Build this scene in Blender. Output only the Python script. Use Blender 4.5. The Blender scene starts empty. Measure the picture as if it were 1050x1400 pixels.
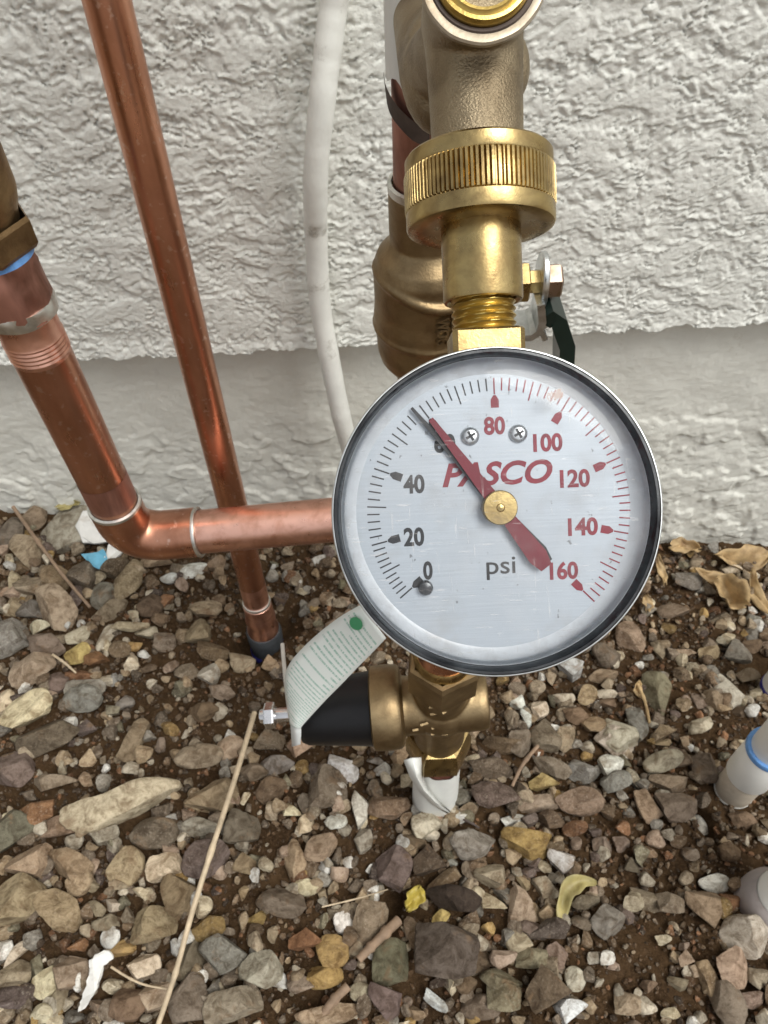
import bpy, bmesh, math, random
import numpy as np
from mathutils import Vector, Matrix

# ------------------------------------------------------------------ camera, sky, sun, exposure
scene = bpy.context.scene
COL = scene.collection
R = math.radians
H, D, F = 0.445, 0.350, 1051.0          # camera height, distance to the wall, focal length in photo pixels
PITCH, ROLL = R(51.0), R(2.8)
C0 = Vector((0, -D, H))
FWD = Vector((0, math.cos(PITCH), -math.sin(PITCH)))
_u = Vector((0, math.sin(PITCH), math.cos(PITCH)))
_r = Vector((1, 0, 0))
RGT = _r * math.cos(ROLL) - _u * math.sin(ROLL)
UPV = _u * math.cos(ROLL) + _r * math.sin(ROLL)

cam = bpy.data.cameras.new('camera')
camo = bpy.data.objects.new('camera', cam)
COL.objects.link(camo)
camo.matrix_world = Matrix(((RGT.x, UPV.x, -FWD.x, C0.x), (RGT.y, UPV.y, -FWD.y, C0.y),
                            (RGT.z, UPV.z, -FWD.z, C0.z), (0, 0, 0, 1)))
cam.sensor_fit = 'HORIZONTAL'
cam.sensor_width = 36.0
cam.lens = 36.0 * F / 1050.0
cam.clip_start, cam.clip_end = 0.01, 200.0
cam.dof.use_dof = True
cam.dof.focus_distance = 0.172
cam.dof.aperture_fstop = 80.0
scene.camera = camo

SUN_EL, SUN_AZ = R(60), R(131)           # azimuth clockwise from +Y
world = bpy.data.worlds.new('World')
scene.world = world
world.use_nodes = True
wn = world.node_tree
wn.nodes.clear()
w_out = wn.nodes.new('ShaderNodeOutputWorld')
w_bg = wn.nodes.new('ShaderNodeBackground')
w_sky = wn.nodes.new('ShaderNodeTexSky')
w_sky.sky_type = 'NISHITA'
w_sky.sun_disc = False
w_sky.sun_elevation = SUN_EL
w_sky.sun_rotation = SUN_AZ
w_sky.air_density = 1.0
w_sky.dust_density = 4.0
w_hs = wn.nodes.new('ShaderNodeHueSaturation')
w_hs.inputs['Saturation'].default_value = 0.14
wn.links.new(w_sky.outputs[0], w_hs.inputs['Color'])
wn.links.new(w_hs.outputs[0], w_bg.inputs['Color'])
w_bg.inputs['Strength'].default_value = 0.125
wn.links.new(w_bg.outputs[0], w_out.inputs['Surface'])

sl = bpy.data.lights.new('sun', 'SUN')
sl.energy = 1.3
sl.angle = R(30)
sl.color = (1.0, 0.985, 0.925)
slo = bpy.data.objects.new('sun', sl)
COL.objects.link(slo)
sdir = Vector((math.sin(SUN_AZ) * math.cos(SUN_EL), math.cos(SUN_AZ) * math.cos(SUN_EL), math.sin(SUN_EL)))
slo.rotation_euler = sdir.to_track_quat('Z', 'Y').to_euler()
slo.location = sdir * 5

scene.view_settings.view_transform = 'Standard'
scene.view_settings.look = 'None'
scene.view_settings.gamma = 1.0
scene.view_settings.use_curve_mapping = False
scene.view_settings.exposure = 0.36

rnd = random.Random(7)
nr = np.random.default_rng(11)

# ------------------------------------------------------------------ geometry helpers
def ray(px, py):
    return FWD + RGT * ((px - 525.0) / F) + UPV * ((700.0 - py) / F)
def P(px, py, d):                        # point at an axial distance
    return C0 + ray(px, py) * d
def PY(px, py, Y):                       # point on the upright plane y = Y
    r = ray(px, py)
    return C0 + r * ((Y - C0.y) / r.y)

def _hash(ix, iy, iz, seed):
    h = (ix.astype(np.int64) * 374761393 + iy.astype(np.int64) * 668265263 + iz.astype(np.int64) * 2147483647 + seed * 974634777) & 0xffffffff
    h = ((h ^ (h >> 13)) * 1274126177) & 0xffffffff
    h = ((h ^ (h >> 16)) * 2246822519) & 0xffffffff
    return (h ^ (h >> 15)) & 0xffffffff
def perlin(x, y, seed=0):
    ix, iy = np.floor(x), np.floor(y)
    fx, fy = x - ix, y - iy
    u, v = fx * fx * fx * (fx * (fx * 6 - 15) + 10), fy * fy * fy * (fy * (fy * 6 - 15) + 10)
    z = np.zeros_like(ix)
    def g(a, b):
        t = _hash(ix + a, iy + b, z, seed) / 4294967296.0 * 2 * np.pi
        return np.cos(t) * (fx - a) + np.sin(t) * (fy - b)
    a = g(0, 0); b = g(1, 0); c = g(0, 1); d = g(1, 1)
    return 1.5 * ((a * (1 - u) + b * u) * (1 - v) + (c * (1 - u) + d * u) * v)
def fbm(x, y, oct=4, seed=0, gain=0.5):
    s = 0; a = 1.0
    for k in range(oct):
        s = s + a * perlin(x * 2 ** k, y * 2 ** k, seed + k * 17); a *= gain
    return s
def vnoise3(p, seed=0):
    i = np.floor(p); f = p - i; f = f * f * (3 - 2 * f)
    out = 0
    for a in (0, 1):
        for b in (0, 1):
            for c in (0, 1):
                w = (f[:, 0] if a else 1 - f[:, 0]) * (f[:, 1] if b else 1 - f[:, 1]) * (f[:, 2] if c else 1 - f[:, 2])
                out = out + w * (_hash(i[:, 0] + a, i[:, 1] + b, i[:, 2] + c, seed) / 4294967296.0)
    return out * 2 - 1
def sstep(a, b, x):
    t = np.clip((x - a) / (b - a), 0, 1)
    return t * t * (3 - 2 * t)

MW = {}                                  # world matrices of the things and their parts
def mw(o):
    return MW.get(o.name, Matrix.Identity(4)) if o else Matrix.Identity(4)

def thing(name, label, cat, loc=(0, 0, 0), M=None, group=None):
    o = bpy.data.objects.new(name, None)
    COL.objects.link(o)
    M = M if M is not None else Matrix.Translation(Vector(loc))
    o.matrix_basis = M
    o.empty_display_size = 0.01
    MW[o.name] = M.copy()
    tag(o, label, cat, group)
    return o
def tag(o, label=None, cat=None, group=None, kind=None):
    if label: o['label'] = label
    if cat: o['category'] = cat
    if group: o['group'] = group
    if kind: o['kind'] = kind
    return o
def link(name, me, mat, parent=None, M=None, smooth=True, ang=38):
    o = bpy.data.objects.new(name, me)
    COL.objects.link(o)
    if mat is not None and not me.materials: me.materials.append(mat)
    if smooth and len(me.polygons):
        me.polygons.foreach_set('use_smooth', [True] * len(me.polygons))
        if ang: me.set_sharp_from_angle(angle=R(ang))
    if parent is not None:
        o.parent = parent
        MW[o.name] = mw(parent)
    return o

class MB:
    """collects shapes in world coordinates; build() links them as one mesh"""
    def __init__(s): s.v = []; s.f = []
    def add(s, v, f):
        n = len(s.v); s.v += [Vector(p) for p in v]; s.f += [tuple(i + n for i in q) for q in f]
        return s
    def rev(s, O, ax, ref, prof, segs=48, rf=None, cap0=False, cap1=False, closed=True):
        """revolve (radius, height) pairs round the axis; rf(theta, k, r, h) may alter the radius"""
        ax = Vector(ax).normalized(); e1 = (Vector(ref) - ax * Vector(ref).dot(ax)).normalized(); e2 = ax.cross(e1)
        v = []; f = []
        for k, (r, h) in enumerate(prof):
            for i in range(segs):
                t = 2 * math.pi * i / segs
                rr = rf(t, k, r, h) if rf else r
                v.append(Vector(O) + ax * h + (e1 * math.cos(t) + e2 * math.sin(t)) * rr)
        for k in range(len(prof) - 1):
            for i in range(segs):
                j = (i + 1) % segs
                f.append((k * segs + i, k * segs + j, (k + 1) * segs + j, (k + 1) * segs + i))
        if cap0: f.append(tuple(reversed(range(segs))))
        if cap1: f.append(tuple(range((len(prof) - 1) * segs, len(prof) * segs)))
        return s.add(v, f)
    def tube(s, pts, rad, segs=20, caps=True):
        pts = [Vector(p) for p in pts]; n = len(pts)
        rads = rad if isinstance(rad, (list, tuple)) else [rad] * n
        v = []; f = []
        T = [(pts[min(i + 1, n - 1)] - pts[max(i - 1, 0)]).normalized() for i in range(n)]
        e = T[0].orthogonal().normalized()
        for i in range(n):
            e = (e - T[i] * e.dot(T[i])).normalized(); b = T[i].cross(e)
            for k in range(segs):
                t = 2 * math.pi * k / segs
                v.append(pts[i] + (e * math.cos(t) + b * math.sin(t)) * rads[i])
        for i in range(n - 1):
            for k in range(segs):
                j = (k + 1) % segs
                f.append((i * segs + k, i * segs + j, (i + 1) * segs + j, (i + 1) * segs + k))
        if caps:
            f.append(tuple(reversed(range(segs)))); f.append(tuple(range((n - 1) * segs, n * segs)))
        return s.add(v, f)
    def prism(s, O, ex, ey, ez, poly, h0, h1, bevel=0.0):
        O, ex, ey, ez = Vector(O), Vector(ex), Vector(ey), Vector(ez)
        n = len(poly); cx = sum(p[0] for p in poly) / n; cy = sum(p[1] for p in poly) / n
        def ring(h, k): return [O + ex * (cx + (p[0] - cx) * k) + ey * (cy + (p[1] - cy) * k) + ez * h for p in poly]
        if bevel:
            m = max(math.hypot(p[0] - cx, p[1] - cy) for p in poly); k = 1 - bevel / m
            rings = [ring(h0, k), ring(h0 + bevel, 1), ring(h1 - bevel, 1), ring(h1, k)]
        else: rings = [ring(h0, 1), ring(h1, 1)]
        v = [p for r in rings for p in r]; f = [tuple(reversed(range(n)))]
        for q in range(len(rings) - 1):
            for i in range(n):
                j = (i + 1) % n
                f.append((q * n + i, q * n + j, (q + 1) * n + j, (q + 1) * n + i))
        f.append(tuple(range((len(rings) - 1) * n, len(rings) * n)))
        return s.add(v, f)
    def ball(s, c, rx, ry, rz, M=None, seg=24):
        v = []; f = []; M = M or Matrix.Identity(3); rings = seg // 2
        for i in range(rings + 1):
            a = math.pi * i / rings
            for k in range(seg):
                t = 2 * math.pi * k / seg
                v.append(Vector(c) + M @ Vector((rx * math.sin(a) * math.cos(t), ry * math.sin(a) * math.sin(t), rz * math.cos(a))))
        for i in range(rings):
            for k in range(seg):
                j = (k + 1) % seg
                f.append((i * seg + k, (i + 1) * seg + k, (i + 1) * seg + j, i * seg + j))
        return s.add(v, f)
    def mesh(s, name, parent=None):
        inv = mw(parent).inverted()
        me = bpy.data.meshes.new(name)
        me.from_pydata([inv @ p for p in s.v], [], s.f)
        me.validate()
        bm = bmesh.new(); bm.from_mesh(me)
        bmesh.ops.remove_doubles(bm, verts=bm.verts, dist=1e-6)
        bmesh.ops.recalc_face_normals(bm, faces=bm.faces)
        bm.to_mesh(me); bm.free()
        return me
    def build(s, name, mat, parent=None, smooth=True, ang=38):
        return link(name, s.mesh(name, parent), mat, parent, smooth=smooth, ang=ang)
    def cast(s, name, mat, parent, voxel=0.0007, it=5, rough=0.0):
        """fuse the shapes into one cast body with softened joints"""
        me = s.mesh(name, parent)
        o = bpy.data.objects.new('temporary', me); COL.objects.link(o)
        m = o.modifiers.new('r', 'REMESH'); m.mode = 'VOXEL'; m.voxel_size = voxel
        m = o.modifiers.new('s', 'SMOOTH'); m.iterations = it; m.factor = 0.5
        dg = bpy.context.evaluated_depsgraph_get(); dg.update()
        out = bpy.data.meshes.new_from_object(o.evaluated_get(dg))
        out.name = name
        out.materials.clear()
        bpy.data.objects.remove(o); bpy.data.meshes.remove(me)
        return link(name, out, mat, parent, ang=0)

def text_shape(body, w, h, bold=0.0, shear=0.0, ext=0.0):
    """lettering as flat or raised geometry, fitted to a w x h box round the origin"""
    cu = bpy.data.curves.new('t', 'FONT'); cu.body = body; cu.size = 1.0
    cu.offset = bold; cu.shear = shear; cu.resolution_u = 4; cu.fill_mode = 'FRONT' if ext == 0 else 'BOTH'
    cu.extrude = 0.1 if ext else 0
    o = bpy.data.objects.new('t', cu); COL.objects.link(o)
    dg = bpy.context.evaluated_depsgraph_get(); dg.update()
    me = bpy.data.meshes.new_from_object(o.evaluated_get(dg))
    v = np.array([x.co[:] for x in me.vertices]); f = [tuple(p.vertices) for p in me.polygons]
    bpy.data.objects.remove(o); bpy.data.meshes.remove(me); bpy.data.curves.remove(cu)
    lo, hi = v.min(0), v.max(0)
    v[:, 0] = (v[:, 0] - (lo[0] + hi[0]) / 2) * w / (hi[0] - lo[0])
    v[:, 1] = (v[:, 1] - (lo[1] + hi[1]) / 2) * h / (hi[1] - lo[1])
    v[:, 2] = np.where(v[:, 2] > 0.05, ext, 0.0 if ext == 0 else -ext)
    return v, f

def grid_mesh(name, V, nx, ny):
    """V: (ny*nx, 3) array"""
    me = bpy.data.meshes.new(name)
    idx = np.arange(nx * ny).reshape(ny, nx)
    q = np.stack([idx[:-1, :-1], idx[:-1, 1:], idx[1:, 1:], idx[1:, :-1]], -1).reshape(-1, 4)
    raw_mesh(me, V, q)
    return me
def raw_mesh(me, V, Q):
    k = Q.shape[1]
    me.vertices.add(len(V)); me.vertices.foreach_set('co', np.ascontiguousarray(V, dtype=np.float32).ravel())
    me.loops.add(Q.size); me.loops.foreach_set('vertex_index', np.ascontiguousarray(Q, dtype=np.int32).ravel())
    me.polygons.add(len(Q)); me.polygons.foreach_set('loop_start', np.arange(0, Q.size, k, dtype=np.int32))
    me.update(calc_edges=True); me.validate()

# ------------------------------------------------------------------ materials
class NT:
    def __init__(s, name):
        s.m = bpy.data.materials.new(name); s.m.use_nodes = True
        s.t = s.m.node_tree; s.t.nodes.clear()
        s.out = s.t.nodes.new('ShaderNodeOutputMaterial')
        s.b = s.t.nodes.new('ShaderNodeBsdfPrincipled')
        s.t.links.new(s.b.outputs[0], s.out.inputs[0])
        s.tc = s.t.nodes.new('ShaderNodeTexCoord')
        s.co = s.tc.outputs['Object']
    def n(s, ty, **kw):
        o = s.t.nodes.new(ty)
        for k, v in kw.items():
            if hasattr(o, k): setattr(o, k, v)
        return o
    def l(s, a, b): s.t.links.new(a, b)
    def map(s, scale=(1, 1, 1), rot=(0, 0, 0)):
        m = s.n('ShaderNodeMapping'); s.l(s.co, m.inputs[0])
        m.inputs['Scale'].default_value = scale; m.inputs['Rotation'].default_value = rot
        return m.outputs[0]
    def noise(s, scale, detail=4, rough=0.55, co=None, dist=0.0):
        o = s.n('ShaderNodeTexNoise'); s.l(co or s.co, o.inputs['Vector'])
        o.inputs['Scale'].default_value = scale; o.inputs['Detail'].default_value = detail
        o.inputs['Roughness'].default_value = rough; o.inputs['Distortion'].default_value = dist
        return o.outputs[0]
    def vor(s, scale, feature='F1', co=None, out=0):
        o = s.n('ShaderNodeTexVoronoi', feature=feature); s.l(co or s.co, o.inputs['Vector'])
        o.inputs['Scale'].default_value = scale
        return o.outputs[out]
    def ramp(s, fac, stops):
        o = s.n('ShaderNodeValToRGB'); s.l(fac, o.inputs[0])
        e = o.color_ramp.elements
        while len(e) < len(stops): e.new(0.5)
        for q, (p, c) in zip(e, stops):
            q.position = p; q.color = (c, c, c, 1) if not isinstance(c, tuple) else (*c, 1)
        return o.outputs[0]
    def mix(s, fac, a, b, mode='MIX'):
        o = s.n('ShaderNodeMix', data_type='RGBA', blend_type=mode)
        for i, x in ((0, fac), (6, a), (7, b)):
            if isinstance(x, (int, float)): o.inputs[i].default_value = x if i == 0 else (x, x, x, 1)
            elif isinstance(x, tuple): o.inputs[i].default_value = (*x, 1)
            else: s.l(x, o.inputs[i])
        return o.outputs[2]
    def bump(s, h, strength=0.3, dist=0.0005, prev=None):
        o = s.n('ShaderNodeBump'); s.l(h, o.inputs['Height'])
        o.inputs['Strength'].default_value = strength; o.inputs['Distance'].default_value = dist
        if prev is not None: s.l(prev, o.inputs['Normal'])
        return o.outputs[0]
    def set(s, **kw):
        names = dict(color='Base Color', rough='Roughness', metal='Metallic', normal='Normal', spec='Specular IOR Level',
                     coat='Coat Weight', aniso='Anisotropic', alpha='Alpha', sub='Subsurface Weight')
        for k, v in kw.items():
            i = s.b.inputs[names[k]]
            if isinstance(v, (int, float)): i.default_value = v
            elif isinstance(v, tuple): i.default_value = (*v, 1)
            else: s.l(v, i)
        return s.m

def metal_mat(name, base, dark, rough=(0.22, 0.42), nscale=120, dark_amt=(0.45, 0.7), bump=0.08, bscale=900, stretch=(1, 1, 1), spots=0.0, spot_col=(0.08, 0.05, 0.03)):
    t = NT(name); co = t.map(stretch)
    n1 = t.noise(nscale, 5, 0.6, co, 0.4)
    c = t.mix(t.ramp(n1, [(dark_amt[0], 0.0), (dark_amt[1], 1.0)]), base, dark)
    if spots:
        n2 = t.noise(nscale * 5.5, 2, 0.5)
        c = t.mix(t.ramp(n2, [(0.63 - spots * 0.1, 0.0), (0.70, 0.75)]), c, spot_col)
    r = t.ramp(t.noise(nscale * 1.7, 4, 0.6, co), [(0.3, rough[0]), (0.7, rough[1])])
    return t.set(color=c, metal=1.0, rough=r, normal=t.bump(t.noise(bscale, 3, 0.6, co), bump, 0.0003))
def plain_mat(name, col, rough=0.5, var=0.12, scale=80, bump=0.1, bscale=600, dirt=None, dirt_amt=(0.55, 0.75), spec=0.5):
    t = NT(name)
    n = t.noise(scale, 5, 0.6)
    c = t.mix(t.ramp(n, [(0.3, 0.0), (0.7, 1.0)]), tuple(x * (1 - var) for x in col), tuple(min(1, x * (1 + var)) for x in col))
    if dirt: c = t.mix(t.ramp(t.noise(scale * 0.6, 6, 0.7), [(dirt_amt[0], 0.0), (dirt_amt[1], 0.85)]), c, dirt)
    return t.set(color=c, rough=rough, spec=spec, normal=t.bump(t.noise(bscale, 3, 0.6), bump, 0.0004))

M = {}
M['copper'] = metal_mat('copper', (0.64, 0.325, 0.215), (0.40, 0.185, 0.115), (0.24, 0.38), 60, (0.40, 0.75), 0.05, 500, (1, 1, 0.3), 0.12, (0.72, 0.48, 0.38))
M['copper_bright'] = metal_mat('bright copper', (0.84, 0.49, 0.38), (0.60, 0.30, 0.21), (0.26, 0.42), 130, (0.45, 0.75), 0.06, 700)
M['copper_old'] = metal_mat('aged copper', (0.52, 0.27, 0.21), (0.22, 0.11, 0.08), (0.42, 0.6), 60, (0.42, 0.65), 0.12, 700, (1, 1, 0.3))
M['solder'] = metal_mat('solder', (0.74, 0.74, 0.70), (0.42, 0.44, 0.40), (0.3, 0.5), 200, (0.5, 0.8), 0.2, 900)
M['brass'] = metal_mat('brass', (0.50, 0.375, 0.165), (0.23, 0.155, 0.07), (0.22, 0.40), 150, (0.38, 0.74), 0.14, 1300, (1, 1, .6))
M['brass_bright'] = metal_mat('bright brass', (0.60, 0.44, 0.14), (0.36, 0.24, 0.07), (0.26, 0.42), 170, (0.42, 0.8), 0.22, 1500)
M['bronze'] = metal_mat('cast bronze', (0.33, 0.245, 0.135), (0.20, 0.14, 0.075), (0.38, 0.52), 90, (0.4, 0.7), 0.35, 1300)
M['bronze_grey'] = metal_mat('rough cast bronze', (0.34, 0.275, 0.18), (0.19, 0.145, 0.09), (0.36, 0.52), 70, (0.42, 0.68), 1.0, 2000)
M['bronze_dark'] = metal_mat('dark cast bronze', (0.30, 0.20, 0.10), (0.16, 0.10, 0.05), (0.38, 0.55), 90, (0.4, 0.7), 0.5, 900)
M['zinc'] = metal_mat('zinc', (0.72, 0.74, 0.74), (0.46, 0.49, 0.48), (0.25, 0.42), 150, (0.45, 0.75), 0.06, 700)
M['zinc_pink'] = metal_mat('yellow zinc', (0.50, 0.38, 0.30), (0.26, 0.19, 0.11), (0.26, 0.42), 160, (0.45, 0.7), 0.06, 700)
M['steel'] = metal_mat('bright steel', (0.75, 0.75, 0.76), (0.5, 0.5, 0.5), (0.15, 0.3), 200, (0.5, 0.8), 0.05, 900)
M['bezel'] = metal_mat('worn bezel', (0.085, 0.088, 0.09), (0.02, 0.02, 0.022), (0.12, 0.3), 90, (0.45, 0.7), 0.06, 900)
M['rim'] = metal_mat('worn bronze rim', (0.46, 0.40, 0.31), (0.30, 0.23, 0.15), (0.45, 0.6), 140, (0.5, 0.75), 0.2, 900)
M['case'] = plain_mat('black enamel', (0.02, 0.02, 0.022), 0.3, 0.1)
M['black'] = plain_mat('black plastic', (0.008, 0.008, 0.009), 0.38, 0.15, 200, 0.12, 900, spec=0.3)
M['rubber'] = plain_mat('grey rubber', (0.045, 0.05, 0.055), 0.6, 0.3, 150, 0.3, 500)
M['green_grip'] = plain_mat('dark green vinyl', (0.008, 0.018, 0.014), 0.34, 0.15, 120, 0.1, 400)
M['blue_band'] = plain_mat('blue band', (0.13, 0.30, 0.62), 0.45, 0.2, 300)
M['blue_tape'] = plain_mat('deep blue tape', (0.03, 0.03, 0.22), 0.5, 0.2, 200)
M['conduit'] = plain_mat('painted conduit', (0.78, 0.785, 0.73), 0.5, 0.05, 90, 0.5, 240, (0.32, 0.30, 0.24), (0.60, 0.74))
M['wrap'] = plain_mat('white pipe wrap', (0.76, 0.77, 0.73), 0.45, 0.06, 60, 0.15, 250, (0.33, 0.30, 0.24), (0.64, 0.78))
M['wrap_and_gap_dark'] = plain_mat('scorched wrap and dark gap', (0.07, 0.05, 0.04), 0.6, 0.4, 120, 0.3, 400)
M['pvc'] = plain_mat('pvc', (0.86, 0.855, 0.81), 0.4, 0.05, 60, 0.1, 300, (0.40, 0.33, 0.24), (0.6, 0.8))
M['pvc_dirty'] = plain_mat('soiled pvc', (0.46, 0.40, 0.32), 0.6, 0.18, 70, 0.2, 400, (0.24, 0.18, 0.12), (0.5, 0.75))
M['print_black'] = plain_mat('black print', (0.018, 0.018, 0.02), 0.5, 0.25, 400, 0.0)
M['print_red'] = plain_mat('red print', (0.22, 0.005, 0.02), 0.45, 0.25, 300, 0.0)
M['pointer_red'] = plain_mat('red pointer', (0.17, 0.004, 0.015), 0.3, 0.12, 200, 0.03)
M['pointer_black'] = plain_mat('black pointer', (0.015, 0.015, 0.017), 0.35, 0.12)
M['straw'] = plain_mat('dry straw', (0.50, 0.40, 0.27), 0.6, 0.25, 150, 0.2, 600)
M['twig'] = plain_mat('brown twig', (0.25, 0.17, 0.11), 0.75, 0.3, 150, 0.3, 500)
M['leaf_dry'] = plain_mat('dry leaf', (0.44, 0.31, 0.155), 0.65, 0.35, 110, 0.4, 420, (0.20, 0.12, 0.055), (0.46, 0.72))
M['leaf_yellow'] = plain_mat('yellow leaf', (0.42, 0.33, 0.06), 0.5, 0.3, 130, 0.3, 500, (0.24, 0.17, 0.05), (0.55, 0.78))
M['leaf_olive'] = plain_mat('olive leaf', (0.33, 0.28, 0.115), 0.55, 0.3, 130, 0.3, 500, (0.20, 0.14, 0.06), (0.52, 0.75))
M['chip_white'] = plain_mat('white paint chip', (0.66, 0.65, 0.61), 0.6, 0.1, 120, 0.4, 400, (0.34, 0.29, 0.22), (0.55, 0.75))
M['chip_blue'] = plain_mat('blue paint chip', (0.13, 0.38, 0.52), 0.5, 0.2, 160, 0.2, 400)
M['wire'] = plain_mat('pale string', (0.5, 0.47, 0.42), 0.7, 0.2)

def dial_mat():
    t = NT('brushed aluminium')
    co = t.map((60, 2200, 1))
    streak = t.noise(1.0, 4, 0.6, co)
    blotch = t.noise(90, 4, 0.6)
    c = t.mix(t.ramp(streak, [(0.3, 0.0), (0.7, 1.0)]), (0.395, 0.43, 0.465), (0.445, 0.48, 0.515))
    c = t.mix(t.ramp(blotch, [(0.52, 0.0), (0.72, 0.5)]), c, (0.36, 0.36, 0.36))
    sc = t.noise(520, 3, 0.6, t.map((1, 0.7, 1), (0, 0, 0.7)))
    c = t.mix(t.ramp(sc, [(0.685, 0.0), (0.72, 0.7)]), c, (0.12, 0.12, 0.12))
    r = t.ramp(blotch, [(0.3, 0.42), (0.7, 0.55)])
    return t.set(color=c, metal=0.35, rough=r, normal=t.bump(streak, 0.12, 0.0002))
M['dial'] = dial_mat()
M['rim_edge_light'] = plain_mat('rim with painted edge light', (0.56, 0.585, 0.61), 0.3, 0.08, 200, 0.05, 600, (0.36, 0.36, 0.36), (0.5, 0.8))  # pale colour paints in the light that the lens bevel scatters
def lens_mat():
    t = NT('clear plastic lens')
    tr = t.n('ShaderNodeBsdfTransparent'); tr.inputs[0].default_value = (0.96, 0.97, 0.98, 1)
    gl = t.n('ShaderNodeBsdfGlossy'); gl.inputs['Roughness'].default_value = 0.06
    df = t.n('ShaderNodeBsdfDiffuse'); df.inputs[0].default_value = (0.75, 0.72, 0.70, 1)
    fr = t.n('ShaderNodeFresnel'); fr.inputs[0].default_value = 1.36
    s1_ = t.noise(1300, 3, 0.6, t.map((1, 0.10, 1), (0, 0, 0.9))); s2_ = t.noise(1500, 3, 0.6, t.map((0.12, 1, 1), (0, 0, 0.5)))
    sc = t.mix(1.0, t.ramp(s1_, [(0.64, 0.0), (0.72, 0.22)]), t.ramp(s2_, [(0.62, 0.0), (0.70, 0.25)]), 'LIGHTEN')
    sm = t.ramp(t.noise(45, 5, 0.65), [(0.48, 0.0), (0.75, 0.12)])
    a = t.n('ShaderNodeMath', operation='MAXIMUM'); t.l(sc, a.inputs[0]); t.l(sm, a.inputs[1])
    mp = t.n('ShaderNodeMapping'); t.l(t.co, mp.inputs[0]); mp.inputs['Location'].default_value = (-0.0128, -0.0235, 0); mp.inputs['Rotation'].default_value = (0, 0, 0)
    m2_ = t.n('ShaderNodeMapping'); t.l(mp.outputs[0], m2_.inputs[0]); m2_.inputs['Rotation'].default_value = (0, 0, 0.35); m2_.inputs['Scale'].default_value = (150, 260, 0)
    ln = t.n('ShaderNodeVectorMath', operation='LENGTH'); t.l(m2_.outputs[0], ln.inputs[0])
    nz = t.noise(420, 5, 0.7)
    ad = t.n('ShaderNodeMath', operation='MULTIPLY_ADD'); t.l(nz, ad.inputs[0]); ad.inputs[1].default_value = 1.3; t.l(ln.outputs['Value'], ad.inputs[2])
    stain = t.ramp(ad.outputs[0], [(0.80, 1.0), (1.35, 0.0)])
    sf = t.mix(stain, (0.75, 0.72, 0.70), (0.36, 0.24, 0.18)); t.l(sf, df.inputs[0])
    st2 = t.n('ShaderNodeMath', operation='MULTIPLY'); t.l(stain, st2.inputs[0]); st2.inputs[1].default_value = 0.7
    a2 = t.n('ShaderNodeMath', operation='MAXIMUM'); t.l(a.outputs[0], a2.inputs[0]); t.l(st2.outputs[0], a2.inputs[1]); a = a2
    m1 = t.n('ShaderNodeMixShader'); t.l(a.outputs[0], m1.inputs[0]); t.l(tr.outputs[0], m1.inputs[1]); t.l(df.outputs[0], m1.inputs[2])
    m2 = t.n('ShaderNodeMixShader'); t.l(fr.outputs[0], m2.inputs[0]); t.l(m1.outputs[0], m2.inputs[1]); t.l(gl.outputs[0], m2.inputs[2])
    t.l(m2.outputs[0], t.out.inputs[0])
    return t.m
M['lens'] = lens_mat()

def stucco_mat(name, col, dirty, lo=0.56):
    t = NT(name)
    n = t.noise(14, 6, 0.65); n2 = t.noise(160, 5, 0.7)
    c = t.mix(t.ramp(n, [(0.35, 0.0), (0.75, 0.6)]), col, tuple(x * 0.86 for x in col))
    c = t.mix(t.ramp(n2, [(lo, 0.0), (lo + 0.16, 0.5)]), c, dirty)
    g = t.noise(38, 6, 0.75)
    c = t.mix(t.ramp(g, [(0.62, 0.0), (0.72, 0.55)]), c, dirty)
    return t.set(color=c, rough=0.75, spec=0.3, normal=t.bump(t.noise(1500, 4, 0.7), 0.4, 0.0005, t.bump(t.noise(520, 5, 0.7, t.map((1, 1, 1.5))), 0.45, 0.0009)))
M['stucco'] = stucco_mat('painted stucco', (0.80, 0.805, 0.745), (0.57, 0.56, 0.48), 0.6)
M['foundation'] = stucco_mat('painted foundation', (0.74, 0.735, 0.665), (0.46, 0.42, 0.33), 0.62)

def stone_mat(name, use_attr):
    t = NT(name)
    if use_attr:
        a = t.n('ShaderNodeAttribute'); a.attribute_name = 'tint'; base = a.outputs['Color']
        co = t.co
    else:
        oi = t.n('ShaderNodeObjectInfo'); base = oi.outputs['Color']
        g = t.n('ShaderNodeNewGeometry'); co = g.outputs['Position']
    n1 = t.noise(150, 6, 0.7, co, 0.6); n2 = t.noise(800, 5, 0.7, co); n3 = t.noise(75, 5, 0.65, co, 0.8); n4 = t.noise(2600, 3, 0.6, co)
    dk = t.mix(1.0, base, (0.40, 0.35, 0.30), 'MULTIPLY')
    lt = t.mix(0.45, base, (0.70, 0.62, 0.50))
    c = t.mix(t.ramp(n1, [(0.36, 0.0), (0.58, 1.0)]), dk, base)
    spk = t.ramp(n2, [(0.54, 0.0), (0.66, 0.6)])
    if not use_attr:                         # some stones are speckled, others plain
        mr_ = t.n('ShaderNodeMapRange'); t.l(oi.outputs['Random'], mr_.inputs[0]); mr_.inputs[1].default_value = 0.35; mr_.inputs[2].default_value = 1.0; mr_.inputs[3].default_value = 0.1
        spk = t.mix(1.0, spk, mr_.outputs[0], 'MULTIPLY')
    c = t.mix(spk, c, lt)
    c = t.mix(t.ramp(n2, [(0.34, 0.6), (0.44, 0.0)]), c, dk)
    c = t.mix(t.ramp(n4, [(0.64, 0.0), (0.72, 0.3)]), c, (0.10, 0.075, 0.05))
    c = t.mix(t.ramp(n3, [(0.58, 0.0), (0.70, 0.6)]), c, (0.21, 0.13, 0.07))
    n = t.bump(n4, 0.5, 0.0003); n = t.bump(n2, 0.8, 0.0009, n); n = t.bump(n1, 0.8, 0.0022, n)
    return t.set(color=c, rough=0.8, spec=0.3, normal=n)
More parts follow.
